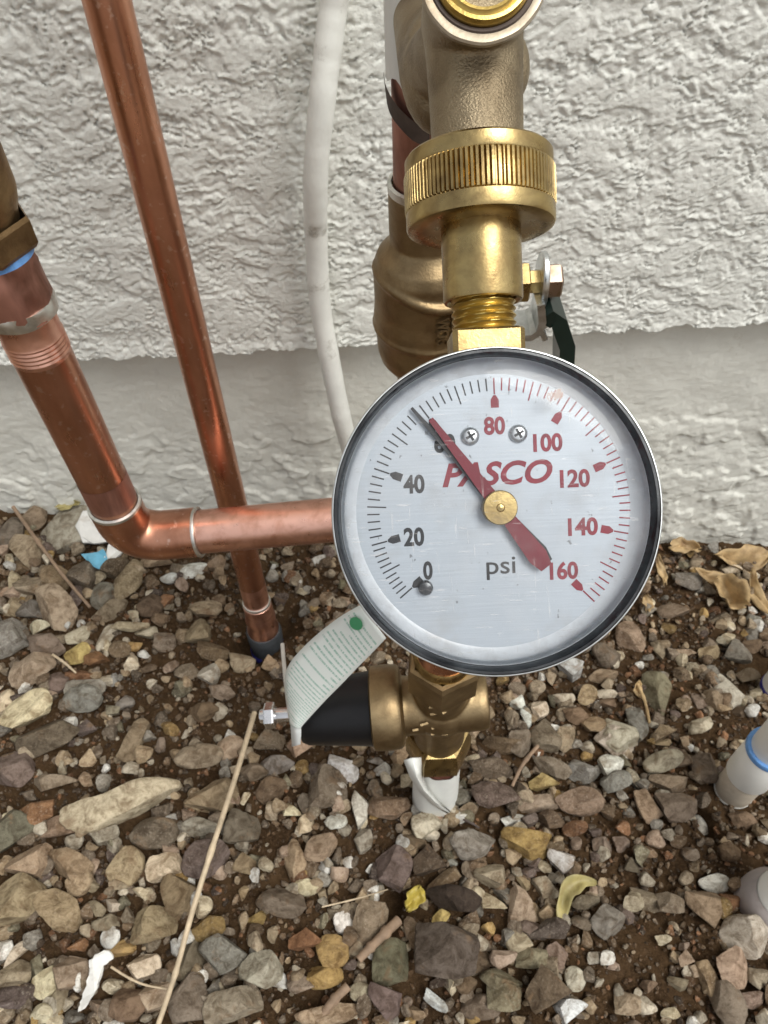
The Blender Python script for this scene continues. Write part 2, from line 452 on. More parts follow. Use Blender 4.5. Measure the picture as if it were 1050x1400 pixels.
M['stone'] = stone_mat('gravel stone', False)
M['pebble'] = stone_mat('small gravel', True)
def soil_mat():
    t = NT('soil')
    n1 = t.noise(40, 6, 0.7); n2 = t.noise(500, 5, 0.75); n3 = t.noise(1600, 3, 0.6)
    c = t.mix(t.ramp(n1, [(0.35, 0.0), (0.68, 1.0)]), (0.030, 0.017, 0.008), (0.085, 0.050, 0.024))
    c = t.mix(t.ramp(n2, [(0.45, 0.0), (0.7, 0.7)]), c, (0.12, 0.072, 0.038))
    c = t.mix(t.ramp(n3, [(0.63, 0.0), (0.73, 0.6)]), c, (0.30, 0.22, 0.15))
    # beyond the built stones the gravel carries on as colour cells
    v = t.n('ShaderNodeTexVoronoi'); t.l(t.co, v.inputs['Vector']); v.inputs['Scale'].default_value = 70
    bw = t.n('ShaderNodeRGBToBW'); t.l(v.outputs['Color'], bw.inputs[0])
    far = t.ramp(bw.outputs[0], [(0.1, (0.16, 0.11, 0.07)), (0.45, (0.24, 0.18, 0.12)), (0.7, (0.32, 0.25, 0.18)), (0.95, (0.45, 0.40, 0.33))])
    ln = t.n('ShaderNodeVectorMath', operation='LENGTH'); t.l(t.co, ln.inputs[0])
    mr = t.n('ShaderNodeMapRange'); t.l(ln.outputs['Value'], mr.inputs[0]); mr.inputs[1].default_value = 0.7; mr.inputs[2].default_value = 1.1
    c = t.mix(mr.outputs[0], c, far)
    n = t.bump(n2, 0.9, 0.0018); n = t.bump(n3, 0.6, 0.0006, n)
    return t.set(color=c, rough=0.95, spec=0.1, normal=n)
M['soil'] = soil_mat()

# ------------------------------------------------------------------ ground shape
YF = 0.012                               # face of the foundation (the stucco stands proud of it)
_a, _b = PY(0, 700, YF), PY(1050, 745, YF)
SLOPE = (_b.z - _a.z) / (_b.x - _a.x); Z0 = _a.z - SLOPE * _a.x
HOLES = []                               # (x, y, radius x, radius y, depth, angle)
def gz(x, y):
    x = np.asarray(x, float); y = np.asarray(y, float)
    near = sstep(-0.30, 0.0, y)
    xc = np.clip(x, -0.5, 0.5)
    z = Z0 * near + SLOPE * xc * (0.25 + 0.75 * near)
    fade = 1 - sstep(0.6, 1.2, np.hypot(x, y))
    z = z + fade * (0.0035 * fbm(x * 22, y * 22, 3, 3) + 0.0022 * fbm(x * 90, y * 90, 3, 5) + 0.0011 * fbm(x * 300, y * 300, 2, 9))
    for hx, hy, rx, ry, d, a in HOLES:
        ca, sa = math.cos(a), math.sin(a)
        u = ((x - hx) * ca + (y - hy) * sa) / rx; v = (-(x - hx) * sa + (y - hy) * ca) / ry
        z = z - d * np.exp(-(u * u + v * v))
    return z
def G(px, py, lift=0.0):                 # where the sight line of a photo pixel meets the ground
    r = ray(px, py); t = 0.2
    lo, hi = 0.1, 1.5
    for _ in range(40):
        m = (lo + hi) / 2; p = C0 + r * m
        if p.z > float(gz(p.x, p.y)) + lift: lo = m
        else: hi = m
    return C0 + r * lo
for (px, py, rx, ry, d, a) in ((338, 885, .013, .011, .022, 0), (385, 850, .010, .010, .014, 0), (962, 1120, .004, .013, .02, .35), (975, 1210, .008, .008, .016, 0), (1035, 905, .014, .014, .016, 0),
                               (535, 1235, .007, .009, .014, 0), (420, 960, .02, .012, .006, 0)):
    p = G(px, py); HOLES.append((p.x, p.y, rx, ry, d, a))

def axis_coords(lo, hi, step, far):
    core = np.arange(lo, hi + step / 2, step)
    g = []
    s = step; d = 0
    while d < far:
        s *= 1.35; d += s; g.append(d)
    g = np.array(g)
    return np.concatenate([lo - g[::-1], core, hi + g])
xs = axis_coords(-0.46, 0.46, 0.0021, 40)
ys = np.arange(YF + 0.004, -0.52, -0.0021)
s_, d_, g_ = 0.0021, 0, []
while d_ < 40: s_ *= 1.35; d_ += s_; g_.append(ys[-1] - d_)
ys = np.concatenate([ys, g_])
X, Y = np.meshgrid(xs, ys)
V = np.stack([X, Y, gz(X, Y)], -1).reshape(-1, 3)
ground = link('ground', grid_mesh('ground', V, len(xs), len(ys)), M['soil'], ang=0)
tag(ground, kind='structure')
_n = ground.data
_n.flip_normals() if _n.polygons[0].normal.z < 0 else None

# ------------------------------------------------------------------ house wall: rough stucco coat over a painted foundation
def z_edge(x):                           # lower edge of the stucco
    e0, e1 = PY(0, 497, 0.0), PY(1050, 441, 0.0)
    t = (x - e0.x) / (e1.x - e0.x)
    return e0.z + (e1.z - e0.z) * np.clip(t, -1.5, 2.5)
def worley(x, y, seed=0):
    ix, iy = np.floor(x), np.floor(y); best = np.full(np.shape(x), 9.0); z = np.zeros_like(ix)
    for a in (-1, 0, 1):
        for b in (-1, 0, 1):
            jx = _hash(ix + a, iy + b, z, seed) / 4294967296.0; jy = _hash(ix + a, iy + b, z + 1, seed) / 4294967296.0
            best = np.minimum(best, (ix + a + jx - x) ** 2 + (iy + b + jy - y) ** 2)
    return np.sqrt(best)
def stucco_h(x, z):
    wx = x + 0.007 * perlin(x * 38, z * 38, 1) + 0.0025 * perlin(x * 150, z * 150, 4); wz = z + 0.006 * perlin(x * 34, z * 44, 2) + 0.0022 * perlin(x * 170, z * 170, 3)
    n1 = fbm(wx * 34, wz * 70, 4, 21, 0.6)                      # trowelled lumps drawn out sideways
    flat = sstep(0.10, 0.13, n1)                               # smeared flat patches with a sharp lip
    lip = np.exp(-((n1 - 0.085) / 0.022) ** 2)                 # open crevice along the lip
    gap = sstep(-0.2, 0.3, perlin(x * 55, z * 70, 12))
    n2 = fbm(wx * 120, wz * 200, 4, 31, 0.65)
    pop = np.clip(0.75 - worley(wx * 215, wz * 340, 7), 0, 1)   # blobs of plaster
    pop2 = np.clip(0.75 - worley(wx * 420, wz * 560, 8), 0, 1)
    cover = sstep(-0.35, 0.1, fbm(x * 26, z * 34, 2, 77))       # some areas rougher than others
    rough = (0.35 + 0.65 * cover)
    crack = np.exp(-(fbm(wx * 60, wz * 130, 3, 63, 0.6) / 0.030) ** 2) * sstep(-0.1, 0.2, perlin(x * 45, z * 60, 64))
    crack2 = np.exp(-(fbm(wx * 110, wz * 240, 2, 66, 0.6) / 0.045) ** 2) * sstep(-0.05, 0.25, perlin(x * 80, z * 100, 67))
    h = 0.0010 * flat + (1 - 0.88 * flat) * rough * (0.0006 * n2 + 0.0018 * pop + 0.0012 * pop2) - 0.0014 * lip * gap + 0.0005 * n1
    return 0.9 * h - 0.0017 * crack - 0.0012 * crack2 + 0.00022 * fbm(x * 420, z * 520, 3, 54) + 0.00012 * fbm(x * 700, z * 800, 2, 52)
wall = thing('house_wall', 'rough white stucco house wall over a smooth painted foundation', 'wall', (0, YF, 0.0))
def wall_grid(fn, x0, x1, step, rows, name, mat):
    xx = axis_coords(x0, x1, step, 2.5)
    A = np.array([fn(xx, r) for r in rows])          # rows x nx x 3
    A = A - np.array(wall.location)
    return link(name, grid_mesh(name, A.reshape(-1, 3), len(xx), len(rows)), mat, wall, ang=0)
zt = np.concatenate([np.arange(0, 0.235, 0.00078), 0.235 + np.cumsum(0.00078 * 1.3 ** np.arange(1, 29))])
zt = zt[zt < 2.6]
def st_row(x, t):
    ze = z_edge(x)
    ragged = 0.0022 * fbm(x * 60, x * 0 + 3.3, 3, 81) + 0.0009 * fbm(x * 240, x * 0 + 1.3, 2, 82)
    if t < 0:                                        # underside returning to the foundation
        return np.stack([x, np.full_like(x, YF + 0.004) if t < -1.5 else -stucco_h(x, ze + ragged) * 0.6 + 0.002, ze + ragged + (0.0015 if t < -1.5 else 0)], -1)
    k = max(0.0, 1 - t / 0.03)
    z = ze * k + (1 - k) * float(z_edge(np.array([0.0]))[0]) + t + ragged * k
    lip = 0.0018 * math.exp(-(t / 0.005) ** 2)
    return np.stack([x, -stucco_h(x, z) - lip * (0.6 + 0.6 * perlin(x * 80, x * 0 + .5, 83)), z], -1)
wall_grid(st_row, -0.40, 0.40, 0.00085, [-2, -1] + list(zt), 'stucco_coat', M['stucco'])
def fd_h(x, z):
    n = fbm(x * 24, z * 24, 4, 91, 0.5)
    b = sstep(0.05, 0.16, fbm(x * 34 + 3, z * 36, 3, 95, 0.5))   # slaps of plaster low down
    ze = z_edge(x); low = sstep(0.05, 0.11, ze - z)
    cr = np.abs(fbm(x * 55, z * 65, 3, 99))
    return 0.0010 * n + low * (0.0016 * b + 0.0005 * fbm(x * 110, z * 120, 3, 97)) - 0.0008 * low * (1 - sstep(0, 0.05, cr)) + 0.00022 * fbm(x * 300, z * 300, 2, 98)
zf = np.concatenate([[-1.2, -0.6, -0.3], np.arange(-0.16, 0.20, 0.0011), [0.22, 0.3]])
def fd_row(x, z):
    ze = z_edge(x) + 0.012
    zz = np.minimum(np.full_like(x, z), ze)
    return np.stack([x, YF - fd_h(x, zz), zz], -1)
wall_grid(fd_row, -0.42, 0.42, 0.0012, list(zf), 'foundation', M['foundation'])

# ------------------------------------------------------------------ stones
def ico(level):
    bm = bmesh.new(); bmesh.ops.create_icosphere(bm, subdivisions=level, radius=1.0)
    v = np.array([x.co[:] for x in bm.verts]); f = np.array([[q.index for q in p.verts] for p in bm.faces]); bm.free()
    return v, f
ICO = {k: ico(k) for k in (1, 2, 3, 4)}
def stone_verts(level, seed, round_=0.0):
    g = np.random.default_rng(seed)
    v = ICO[level][0].copy()
    v = np.sign(v) * np.abs(v) ** g.uniform(0.85, 1.05)
    v *= g.uniform(0.85, 1.1, 3)
    for _ in range(g.integers(7, 14)):
        n = g.normal(size=3); n /= np.linalg.norm(n); d = g.uniform(0.34, 0.80) + round_ * 0.2
        e = v @ n - d
        v = v - np.where(e > 0, e, 0)[:, None] * n * 0.995
    nv = vnoise3(v * 2.2 + seed, seed) * 0.045 + vnoise3(v * 6 + seed, seed + 5) * 0.022 + (vnoise3(v * 14 + seed, seed + 9) * 0.012 if level > 2 else 0)
    v = v * (1 + nv)[:, None]
    lo, hi = v.min(0), v.max(0)
    return (v - (lo + hi) / 2) / ((hi - lo) / 2)
def stone_mesh(level, seed, name='stone', round_=0.0):
    me = bpy.data.meshes.new(name); raw_mesh(me, stone_verts(level, seed, round_), ICO[level][1])
    me.materials.append(M['stone'])
    me.polygons.foreach_set('use_smooth', [True] * len(me.polygons))
    me.set_sharp_from_angle(angle=R(22))
    return me
SHAPES = [stone_mesh(4, 100 + k) for k in range(30)]
TONE = dict(tan=(.41, .31, .195), greytan=(.385, .31, .215), grey=(.305, .28, .235), brown=(.215, .148, .09), greybrown=(.245, .192, .138),
            purple=(.185, .138, .115), rust=(.27, .14, .07), ochre=(.42, .28, .11), cream=(.70, .60, .42), white=(.88, .86, .79), pale=(.60, .53, .41),
            olive=(.25, .225, .15), pink=(.42, .31, .225), yellow=(.62, .47, .19), soil=(.105, .060, .028), dark=(.08, .055, .036), peach=(.54, .39, .26))
STONES_XYR = []
def put_stone(p, w, h, ang, tone, d, me=None, flat=0.78, sink=0.06, label=None, cat='stone', group=None):
    rr = ray_elev(p)
    hz = flat * min(w, h)
    hy = max(0.6 * h, (h - 0.45 * hz) / max(0.5, math.sin(rr)))
    me = me or rnd.choice(SHAPES)
    o = bpy.data.objects.new('stone', me); COL.objects.link(o)
    c = TONE[tone]; k = rnd.uniform(0.62, 1.16)
    o.color = (c[0] * k * rnd.uniform(.95, 1.05), c[1] * k, c[2] * k * rnd.uniform(.93, 1.07), 1)
    o.location = (p.x, p.y, float(gz(p.x, p.y)) + hz * (0.5 - sink))
    o.scale = (w * 0.57, hy * 0.57, hz * 0.54)
    o.rotation_euler = (rnd.uniform(-.2, .2), rnd.uniform(-.2, .2), ang)
    if label: tag(o, label, cat, group)
    else: o.parent = ground
    STONES_XYR.append((p.x, p.y, 0.5 * max(w, hy)))
    return o
def ray_elev(p):
    v = (p - C0).normalized()
    return math.asin(max(0.3, min(1, -v.z)))
# stones read off the photograph, strip by strip: (x, y, width, height, turn, tone[, label])
REG = {}
REG['a'] = (0, 940, 2.1875, [
 (90, 80, 150, 120, 30, 'cream'), (155, 160, 165, 130, 20, 'greybrown'), (255, 40, 105, 95, 0, 'grey'), (50, 255, 115, 125, 0, 'purple'),
 (405, 165, 70, 125, -35, 'tan', 'upright tan block of gravel above the long pale stone'), (510, 130, 50, 50, 0, 'ochre'), (600, 210, 130, 85, 5, 'greytan'), (610, 75, 85, 75, 10, 'brown'),
 (320, 445, 80, 70, 0, 'pale'), (115, 385, 110, 85, 20, 'rust'), (190, 415, 110, 70, 10, 'pink'), (165, 290, 130, 60, -5, 'greytan'), (45, 450, 110, 150, -10, 'olive'),
 (100, 535, 115, 120, 10, 'tan'), (220, 540, 125, 110, 0, 'tan'), (385, 545, 100, 125, 20, 'tan'), (470, 440, 130, 110, 0, 'greybrown'), (640, 330, 140, 115, 0, 'tan'),
 (600, 425, 100, 72, -12, 'pale', 'flat pale olive stone beside the long dry straw'), (720, 425, 105, 125, 20, 'greybrown'), (620, 520, 130, 135, 15, 'purple'), (495, 540, 95, 90, 10, 'cream'), (535, 625, 95, 135, -5, 'tan'),
 (730, 530, 65, 75, 0, 'tan'), (60, 650, 155, 150, 30, 'tan', 'biggest broken tan stone at the left edge of the gravel'), (185, 670, 145, 115, -30, 'tan'), (460, 710, 115, 120, 10, 'tan'), (350, 595, 70, 50, -20, 'greytan'),
 (320, 705, 75, 60, 0, 'greytan'), (360, 780, 95, 55, 8, 'ochre'), (235, 770, 55, 45, 0, 'rust'), (670, 800, 115, 130, 20, 'grey'), (580, 800, 70, 150, -15, 'greybrown'),
 (570, 930, 110, 150, 10, 'greybrown'), (785, 850, 115, 125, 0, 'pale'), (700, 950, 155, 110, 10, 'greytan'), (905, 185, 85, 75, 0, 'peach', 'peach coloured stone just under the tip of the paper tag'),
 (805, 165, 90, 80, 10, 'greybrown'), (820, 235, 115, 75, 0, 'grey'), (815, 315, 85, 100, 0, 'brown'), (975, 300, 100, 145, 5, 'greybrown'),
 (1025, 240, 62, 120, 35, 'white', 'white wedge shaped stone below the black valve cap'), (870, 375, 60, 50, -30, 'cream'), (1005, 405, 62, 58, 10, 'white', 'small square white stone beside the upright pinkish white one'), (885, 520, 60, 130, 5, 'tan'),
 (960, 485, 95, 95, 20, 'pink'), (920, 600, 68, 62, 0, 'cream'), (845, 650, 135, 115, 0, 'greybrown'), (765, 690, 60, 45, 0, 'ochre'), (1030, 705, 58, 75, 0, 'white', 'white stone left of the big purple brown cobble'),
 (630, 725, 90, 90, 0, 'ochre'), (440, 840, 90, 90, 0, 'cream', 'lumpy cream stone with a yellow cast beside the straw'), (145, 885, 72, 98, -15, 'cream'), (220, 860, 95, 110, -10, 'pink'), (50, 855, 95, 85, 10, 'greytan'), (113, 845, 48, 85, 0, 'olive'),
 (60, 785, 110, 42, 45, 'pale'), (130, 975, 65, 65, 0, 'cream'), (30, 930, 105, 85, 0, 'purple'), (470, 930, 90, 100, 0, 'pink'), (390, 950, 105, 120, 20, 'brown'), (615, 940, 85, 60, 0, 'pale'),
 (340, 895, 60, 60, 0, 'cream'), (690, 185, 80, 80, 20, 'peach'), (760, 255, 80, 70, 0, 'greytan'), (270, 590, 60, 60, 0, 'greytan'), (245, 585, 70, 90, 0, 'tan'), (290, 665, 55, 55, 0, 'greytan'),
 (405, 355, 10, 10, 0, 'tan'), (340, 650, 50, 50, 0, 'pale'), (425, 615, 50, 40, 0, 'cream'), (175, 935, 50, 90, 0, 'greytan'), (300, 955, 70, 60, 0, 'pink'), (20, 40, 50, 70, 0, 'cream')])
REG['b'] = (0, 640, 3.088, [
 (125, 365, 125, 150, 10, 'greytan'), (155, 225, 115, 125, -20, 'pink', 'pinkish stone under the upper end of the left stalk'), (45, 290, 135, 110, 15, 'greybrown'), (130, 510, 115, 105, 0, 'greytan'), (245, 480, 115, 120, 0, 'tan'),
 (355, 465, 105, 140, 10, 'greybrown'), (250, 620, 165, 195, 0, 'greytan', 'rounded pale grey tan stone below the left stalk'), (135, 600, 95, 85, 0, 'grey'), (50, 730, 145, 155, 20, 'grey'), (205, 760, 145, 110, 0, 'greybrown'),
 (145, 860, 170, 130, 25, 'greytan'), (335, 720, 90, 70, 30, 'cream'), (340, 800, 95, 85, 30, 'yellow', 'yellowish white stone at the tip of a short twig'), (340, 880, 115, 60, 0, 'rust'), (250, 910, 80, 100, 0, 'purple'),
 (365, 950, 145, 95, 0, 'grey'), (470, 610, 140, 80, 45, 'greytan'), (450, 720, 48, 120, -12, 'pale'), (550, 670, 145, 62, 5, 'greytan'), (620, 700, 82, 60, 0, 'pale'), (510, 770, 82, 80, 0, 'brown'),
 (555, 830, 75, 85, -15, 'cream'), (640, 590, 100, 110, 0, 'brown'), (550, 490, 100, 175, 0, 'tan'), (490, 440, 120, 105, 20, 'brown'), (440, 550, 92, 130, 10, 'grey'),
 (870, 605, 125, 95, 10, 'tan'), (840, 710, 100, 115, 30, 'tan'), (900, 780, 125, 85, -10, 'brown'), (885, 880, 80, 110, 0, 'pale'), (940, 950, 100, 75, 0, 'greytan'), (1025, 830, 100, 95, 0, 'greytan'),
 (660, 400, 115, 80, 0, 'tan'), (815, 440, 115, 82, 10, 'white', 'white chip of stone in the dirt below the copper elbow'), (40, 390, 48, 72, 0, 'cream'), (60, 480, 45, 85, 0, 'cream'), (910, 410, 90, 70, 0, 'tan'), (720, 470, 70, 50, 0, 'white'),
 (570, 760, 60, 60, 0, 'ochre'), (630, 850, 60, 45, 0, 'brown'), (790, 870, 90, 80, 0, 'greytan'), (680, 640, 70, 80, 0, 'brown'), (170, 680, 80, 70, 0, 'pale'), (60, 590, 60, 80, 0, 'greytan'), (30, 530, 70, 50, 0, 'pink'),
 (320, 555, 60, 100, 10, 'purple'), (95, 420, 60, 60, 0, 'brown'), (700, 740, 80, 90, 0, 'greytan'), (410, 810, 90, 80, 0, 'rust')])
REG['c'] = (400, 1000, 2.9167, [
 (270, 320, 72, 145, -8, 'white', 'tall upright white stone left of the torn pipe wrap'), (380, 310, 155, 135, 10, 'brown'), (285, 440, 68, 110, 0, 'pale'), (535, 375, 120, 120, 25, 'pale'),
 (410, 560, 140, 185, 35, 'purple', 'grey purple wedge of stone behind the small yellow leaf'), (720, 455, 175, 140, 10, 'grey', 'speckled grey stone right of the torn pipe wrap'), (785, 580, 120, 115, -5, 'greytan'), (545, 530, 120, 140, 0, 'dark'),
 (640, 680, 200, 130, 0, 'dark'), (605, 890, 235, 265, 0, 'purple', 'biggest purple brown cobble at the bottom of the gravel'), (390, 920, 125, 190, -5, 'olive'), (310, 770, 115, 180, -15, 'greybrown'),
 (590, 745, 72, 62, 30, 'yellow', 'small golden yellow stone on top of the purple cobble'), (475, 785, 58, 100, 0, 'brown'), (790, 690, 115, 80, -30, 'cream'), (895, 705, 110, 165, 20, 'pink', 'pink and rust stone between the leaves'), (900, 840, 105, 115, 0, 'cream'),
 (840, 910, 100, 90, 0, 'pink'), (830, 1000, 155, 115, -15, 'olive'), (570, 1080, 100, 62, -40, 'white', 'bone white sliver of stone at the bottom edge'), (275, 1040, 82, 90, 0, 'cream'), (370, 1080, 120, 155, 0, 'purple'), (160, 1130, 265, 100, 5, 'tan'),
 (160, 880, 120, 150, 0, 'ochre'), (930, 460, 180, 150, 0, 'ochre', 'angular ochre brown stone right of the valve base'), (662, 272, 80, 95, 25, 'grey'), (702, 315, 65, 65, 0, 'tan'), (810, 265, 180, 145, 0, 'purple'), (790, 160, 150, 115, 0, 'greybrown'),
 (840, 55, 150, 105, 0, 'brown'), (880, 360, 88, 58, 10, 'white', 'smooth oval white pebble above the ochre stone'), (945, 355, 62, 62, 0, 'purple'), (985, 290, 165, 80, 0, 'greytan'), (1000, 212, 110, 80, 0, 'yellow'),
 (130, 985, 130, 110, 0, 'ochre'), (60, 840, 130, 100, 0, 'rust'), (730, 900, 100, 150, 0, 'brown'), (690, 1010, 80, 90, 0, 'brown'), (950, 790, 100, 100, 0, 'purple'), (250, 860, 60, 90, 0, 'cream'), (600, 600, 150, 75, 30, 'brown'),
 (40, 1010, 110, 90, 0, 'greytan'), (480, 1120, 90, 80, 0, 'tan'), (750, 1100, 150, 120, 0, 'greybrown'), (440, 215, 60, 60, 0, 'brown'), (480, 440, 100, 80, 0, 'brown'), (590, 1000, 80, 60, 0, 'dark'), (430, 110, 70, 120, 0, 'tan')])
REG['f'] = (680, 1000, 2.8378, [
 (245, 510, 98, 112, 0, 'white', 'round white stone left of the curled leaf'), (185, 612, 90, 100, 0, 'cream'), (315, 285, 165, 130, -8, 'pink', 'flat pinkish grey stone right of the oval white pebble'), (325, 160, 110, 120, 10, 'grey'), (210, 150, 135, 90, -10, 'greybrown'),
 (430, 140, 80, 120, -40, 'white', 'white crusted stone above the flat pinkish grey one'), (455, 205, 110, 100, 0, 'grey'), (460, 50, 120, 150, 35, 'pale'), (640, 120, 150, 92, 15, 'pale'), (530, 180, 50, 90, 0, 'cream'), (300, 378, 92, 72, 10, 'rust'), (210, 348, 95, 82, 0, 'brown'),
 (580, 290, 80, 130, 10, 'tan'), (690, 300, 140, 130, 0, 'greybrown'), (770, 375, 105, 105, 30, 'white', 'white stone at the crack below the first white pipe'), (840, 595, 115, 85, -10, 'white', 'white topped stone just left of the thick grey pipe'), (800, 690, 120, 160, 10, 'tan', 'tan stone with a hollow side left of the pale grey block'), (900, 670, 95, 85, 0, 'rust'),
 (955, 790, 155, 195, 15, 'pale', 'large pale grey stone near the right edge'), (910, 930, 120, 150, 20, 'pink'), (420, 745, 115, 150, -15, 'grey', 'grey wedge of stone standing in the dirt below the curled leaf'), (330, 745, 90, 70, 0, 'greybrown'), (575, 660, 112, 95, -15, 'greybrown'), (665, 675, 95, 105, 0, 'greybrown'),
 (500, 1060, 95, 105, 0, 'pink'), (670, 1095, 68, 50, 0, 'cream'), (280, 1090, 125, 115, 0, 'white', 'knobbly white stone at the bottom edge right of centre'), (180, 1010, 165, 190, 10, 'brown'), (230, 875, 82, 115, 0, 'pink'), (130, 880, 115, 100, 0, 'olive'),
 (190, 770, 155, 100, 0, 'purple'), (20, 1030, 125, 150, 0, 'olive'), (890, 1060, 110, 175, 15, 'greybrown'), (985, 1045, 85, 75, 0, 'pink'), (820, 960, 80, 130, 0, 'tan'), (725, 880, 62, 72, 0, 'pink'), (765, 930, 42, 50, 0, 'peach'), (645, 810, 58, 48, 0, 'cream'),
 (380, 880, 58, 58, 0, 'pale'), (450, 910, 50, 45, 0, 'pink'), (480, 440, 60, 70, 0, 'greybrown'), (410, 440, 80, 70, 0, 'greybrown'), (580, 470, 70, 60, 0, 'brown'), (520, 520, 60, 70, 0, 'greybrown'), (340, 665, 100, 70, 0, 'greybrown'), (300, 960, 70, 100, 0, 'pale'),
 (590, 990, 60, 60, 0, 'brown'), (700, 980, 80, 60, 0, 'greytan'), (1010, 960, 80, 90, 0, 'greytan'), (700, 430, 60, 60, 0, 'brown'), (900, 470, 90, 90, 0, 'brown'), (950, 350, 90, 80, 0, 'brown')])
REG['e'] = (700, 720, 3.0, [
 (655, 355, 118, 82, 0, 'pink'), (480, 460, 105, 145, -10, 'pink'), (385, 535, 105, 115, 0, 'greybrown'), (555, 350, 62, 62, 20, 'grey'), (600, 700, 110, 195, 5, 'olive'), (510, 820, 75, 155, 0, 'grey'), (420, 860, 135, 165, 30, 'pale', 'pale grey olive slab tilted toward the gauge'),
 (880, 680, 85, 145, 20, 'pale'), (770, 820, 115, 75, 30, 'pale'), (820, 710, 72, 95, 15, 'tan'), (770, 720, 52, 85, 20, 'pink'), (915, 525, 112, 105, 0, 'grey'), (805, 530, 95, 65, 10, 'tan'), (700, 525, 105, 45, -5, 'tan'), (865, 475, 62, 50, 0, 'pale'),
 (620, 850, 92, 68, 15, 'tan'), (610, 890, 80, 40, 0, 'tan'), (300, 700, 85, 90, 25, 'tan'), (210, 710, 85, 60, -10, 'pale'), (235, 590, 105, 115, 0, 'white', 'pale rounded stone under the lower right of the gauge'), (215, 880, 72, 110, -10, 'tan'), (130, 860, 112, 155, 0, 'greybrown'),
 (990, 385, 65, 62, 0, 'grey'), (720, 240, 115, 82, 0, 'grey'), (900, 180, 80, 42, 0, 'pale'), (640, 1060, 140, 90, 0, 'greybrown'), (780, 590, 80, 60, 0, 'greytan'), (850, 380, 80, 50, 0, 'greybrown'), (330, 820, 90, 90, 0, 'tan'), (260, 780, 90, 80, 0, 'brown'),
 (60, 790, 40, 90, 0, 'white'), (20, 720, 60, 80, 0, 'white', 'white chalky stone right of the valve body'), (110, 760, 70, 90, 0, 'pale'), (380, 690, 90, 50, 0, 'pale'), (370, 620, 110, 70, 0, 'tan'), (390, 730, 70, 60, 0, 'brown'), (600, 510, 40, 80, 15, 'greytan'), (580, 430, 35, 30, 0, 'peach'),
 (800, 1000, 130, 140, 0, 'greybrown'), (700, 610, 70, 60, 0, 'brown'), (960, 620, 100, 70, 0, 'greybrown'), (980, 500, 80, 60, 0, 'brown'), (940, 760, 80, 60, 0, 'brown'), (700, 960, 80, 60, 0, 'greybrown'), (30, 900, 90, 120, 0, 'greybrown'), (20, 1080, 60, 90, 0, 'dark')])
n_auth = 0
for key, (ox, oy, s, items) in REG.items():
    for it in items:
        x, y, w, h, a, tone = it[:6]
        if w < 20: continue
        px, py = ox + x / s, oy + y / s
        p = G(px, py, 0.002)
        d = (p - C0).dot(FWD)
        k = d / F / s
        put_stone(p, w * k, h * k, R(a), tone, d, label=it[6] if len(it) > 6 else None)
        n_auth += 1
# the long pale stone and the painted fragment
def special_stone(px, py, w, h, ang, tone, label, seed, flat=0.5, round_=0.9, deform=None):
    me = stone_mesh(4, seed, 'stone', round_)
    if deform:
        v = np.empty(len(me.vertices) * 3, np.float32); me.vertices.foreach_get('co', v); v = deform(v.reshape(-1, 3)); me.vertices.foreach_set('co', v.ravel()); me.update()
    p = G(px, py, 0.004); d = (p - C0).dot(FWD); k = d / F
    return put_stone(p, w * k, h * k, R(ang), tone, d, me, flat, 0.05, label)
def taper(v):
    v = v.copy(); r_ = np.linalg.norm(v, axis=1, keepdims=True); v = np.sign(v) * np.abs(v) ** 0.72; t = v[:, 0]
    s = 0.80 - 0.26 * t + 0.10 * np.sin(t * 5)
    v[:, 1] = v[:, 1] * s + 0.10 * np.sin(t * 3.2); v[:, 2] *= np.clip(s + .15, .4, 1)
    return v
special_stone(170, 1103, 142, 62, 18, 'cream', 'long pale club shaped stone lying on the gravel at left', 411, 0.7, deform=taper)
frag = special_stone(112, 724, 100, 70, -15, 'pale', 'flat fragment of painted render at the foot of the wall by the elbow', 417, 0.4)
# mid-sized stones between them, until the ground carries 300
def P2(px, py): p = G(px, py); return (p.x, p.y)
DIRT = [(*P2(300, 900), .05), (*P2(250, 985), .028), (*P2(385, 1010), .02), (*P2(930, 1300), .055), (*P2(900, 930), .035), (*P2(1005, 1130), .028), (*P2(870, 1190), .028), (*P2(980, 900), .02), (*P2(560, 1180), .012), (*P2(930, 860), .035), (*P2(820, 930), .02), (*P2(300, 800), .03)]
def dirt(x, y):
    return max([0.0] + [math.exp(-((x - a) ** 2 + (y - b) ** 2) / (r * r)) for a, b, r in DIRT])
n_child = sum(1 for o in COL.objects if o.name.startswith('stone') and o.parent == ground)
tones = ['tan'] * 5 + ['greytan'] * 5 + ['greybrown'] * 5 + ['brown'] * 3 + ['grey'] * 3 + ['purple'] * 2 + ['pink', 'pink', 'pale', 'pale', 'pale', 'cream', 'cream', 'white', 'rust', 'ochre', 'olive', 'white']
S = np.array(STONES_XYR)
def free(x, y, r, slack=0.8):
    return bool(np.all(np.hypot(S[:, 0] - x, S[:, 1] - y) > (S[:, 2] + r) * slack))
tries = 0
while n_child < 300 and tries < 20000:
    tries += 1
    px, py = rnd.uniform(-10, 1060), rnd.uniform(745, 1430)
    p = G(px, py)
    if p.y > 0.0 or rnd.random() < dirt(p.x, p.y) * 0.9: continue
    w = rnd.uniform(0.006, 0.0115) * (0.92 if tries > 8000 else 1)
    if not free(p.x, p.y, w * 0.5, 0.72): continue
    put_stone(p, w, w * rnd.uniform(.7, 1.05), rnd.uniform(0, 3.1), rnd.choice(tones), 0)
    S = np.array(STONES_XYR); n_child += 1

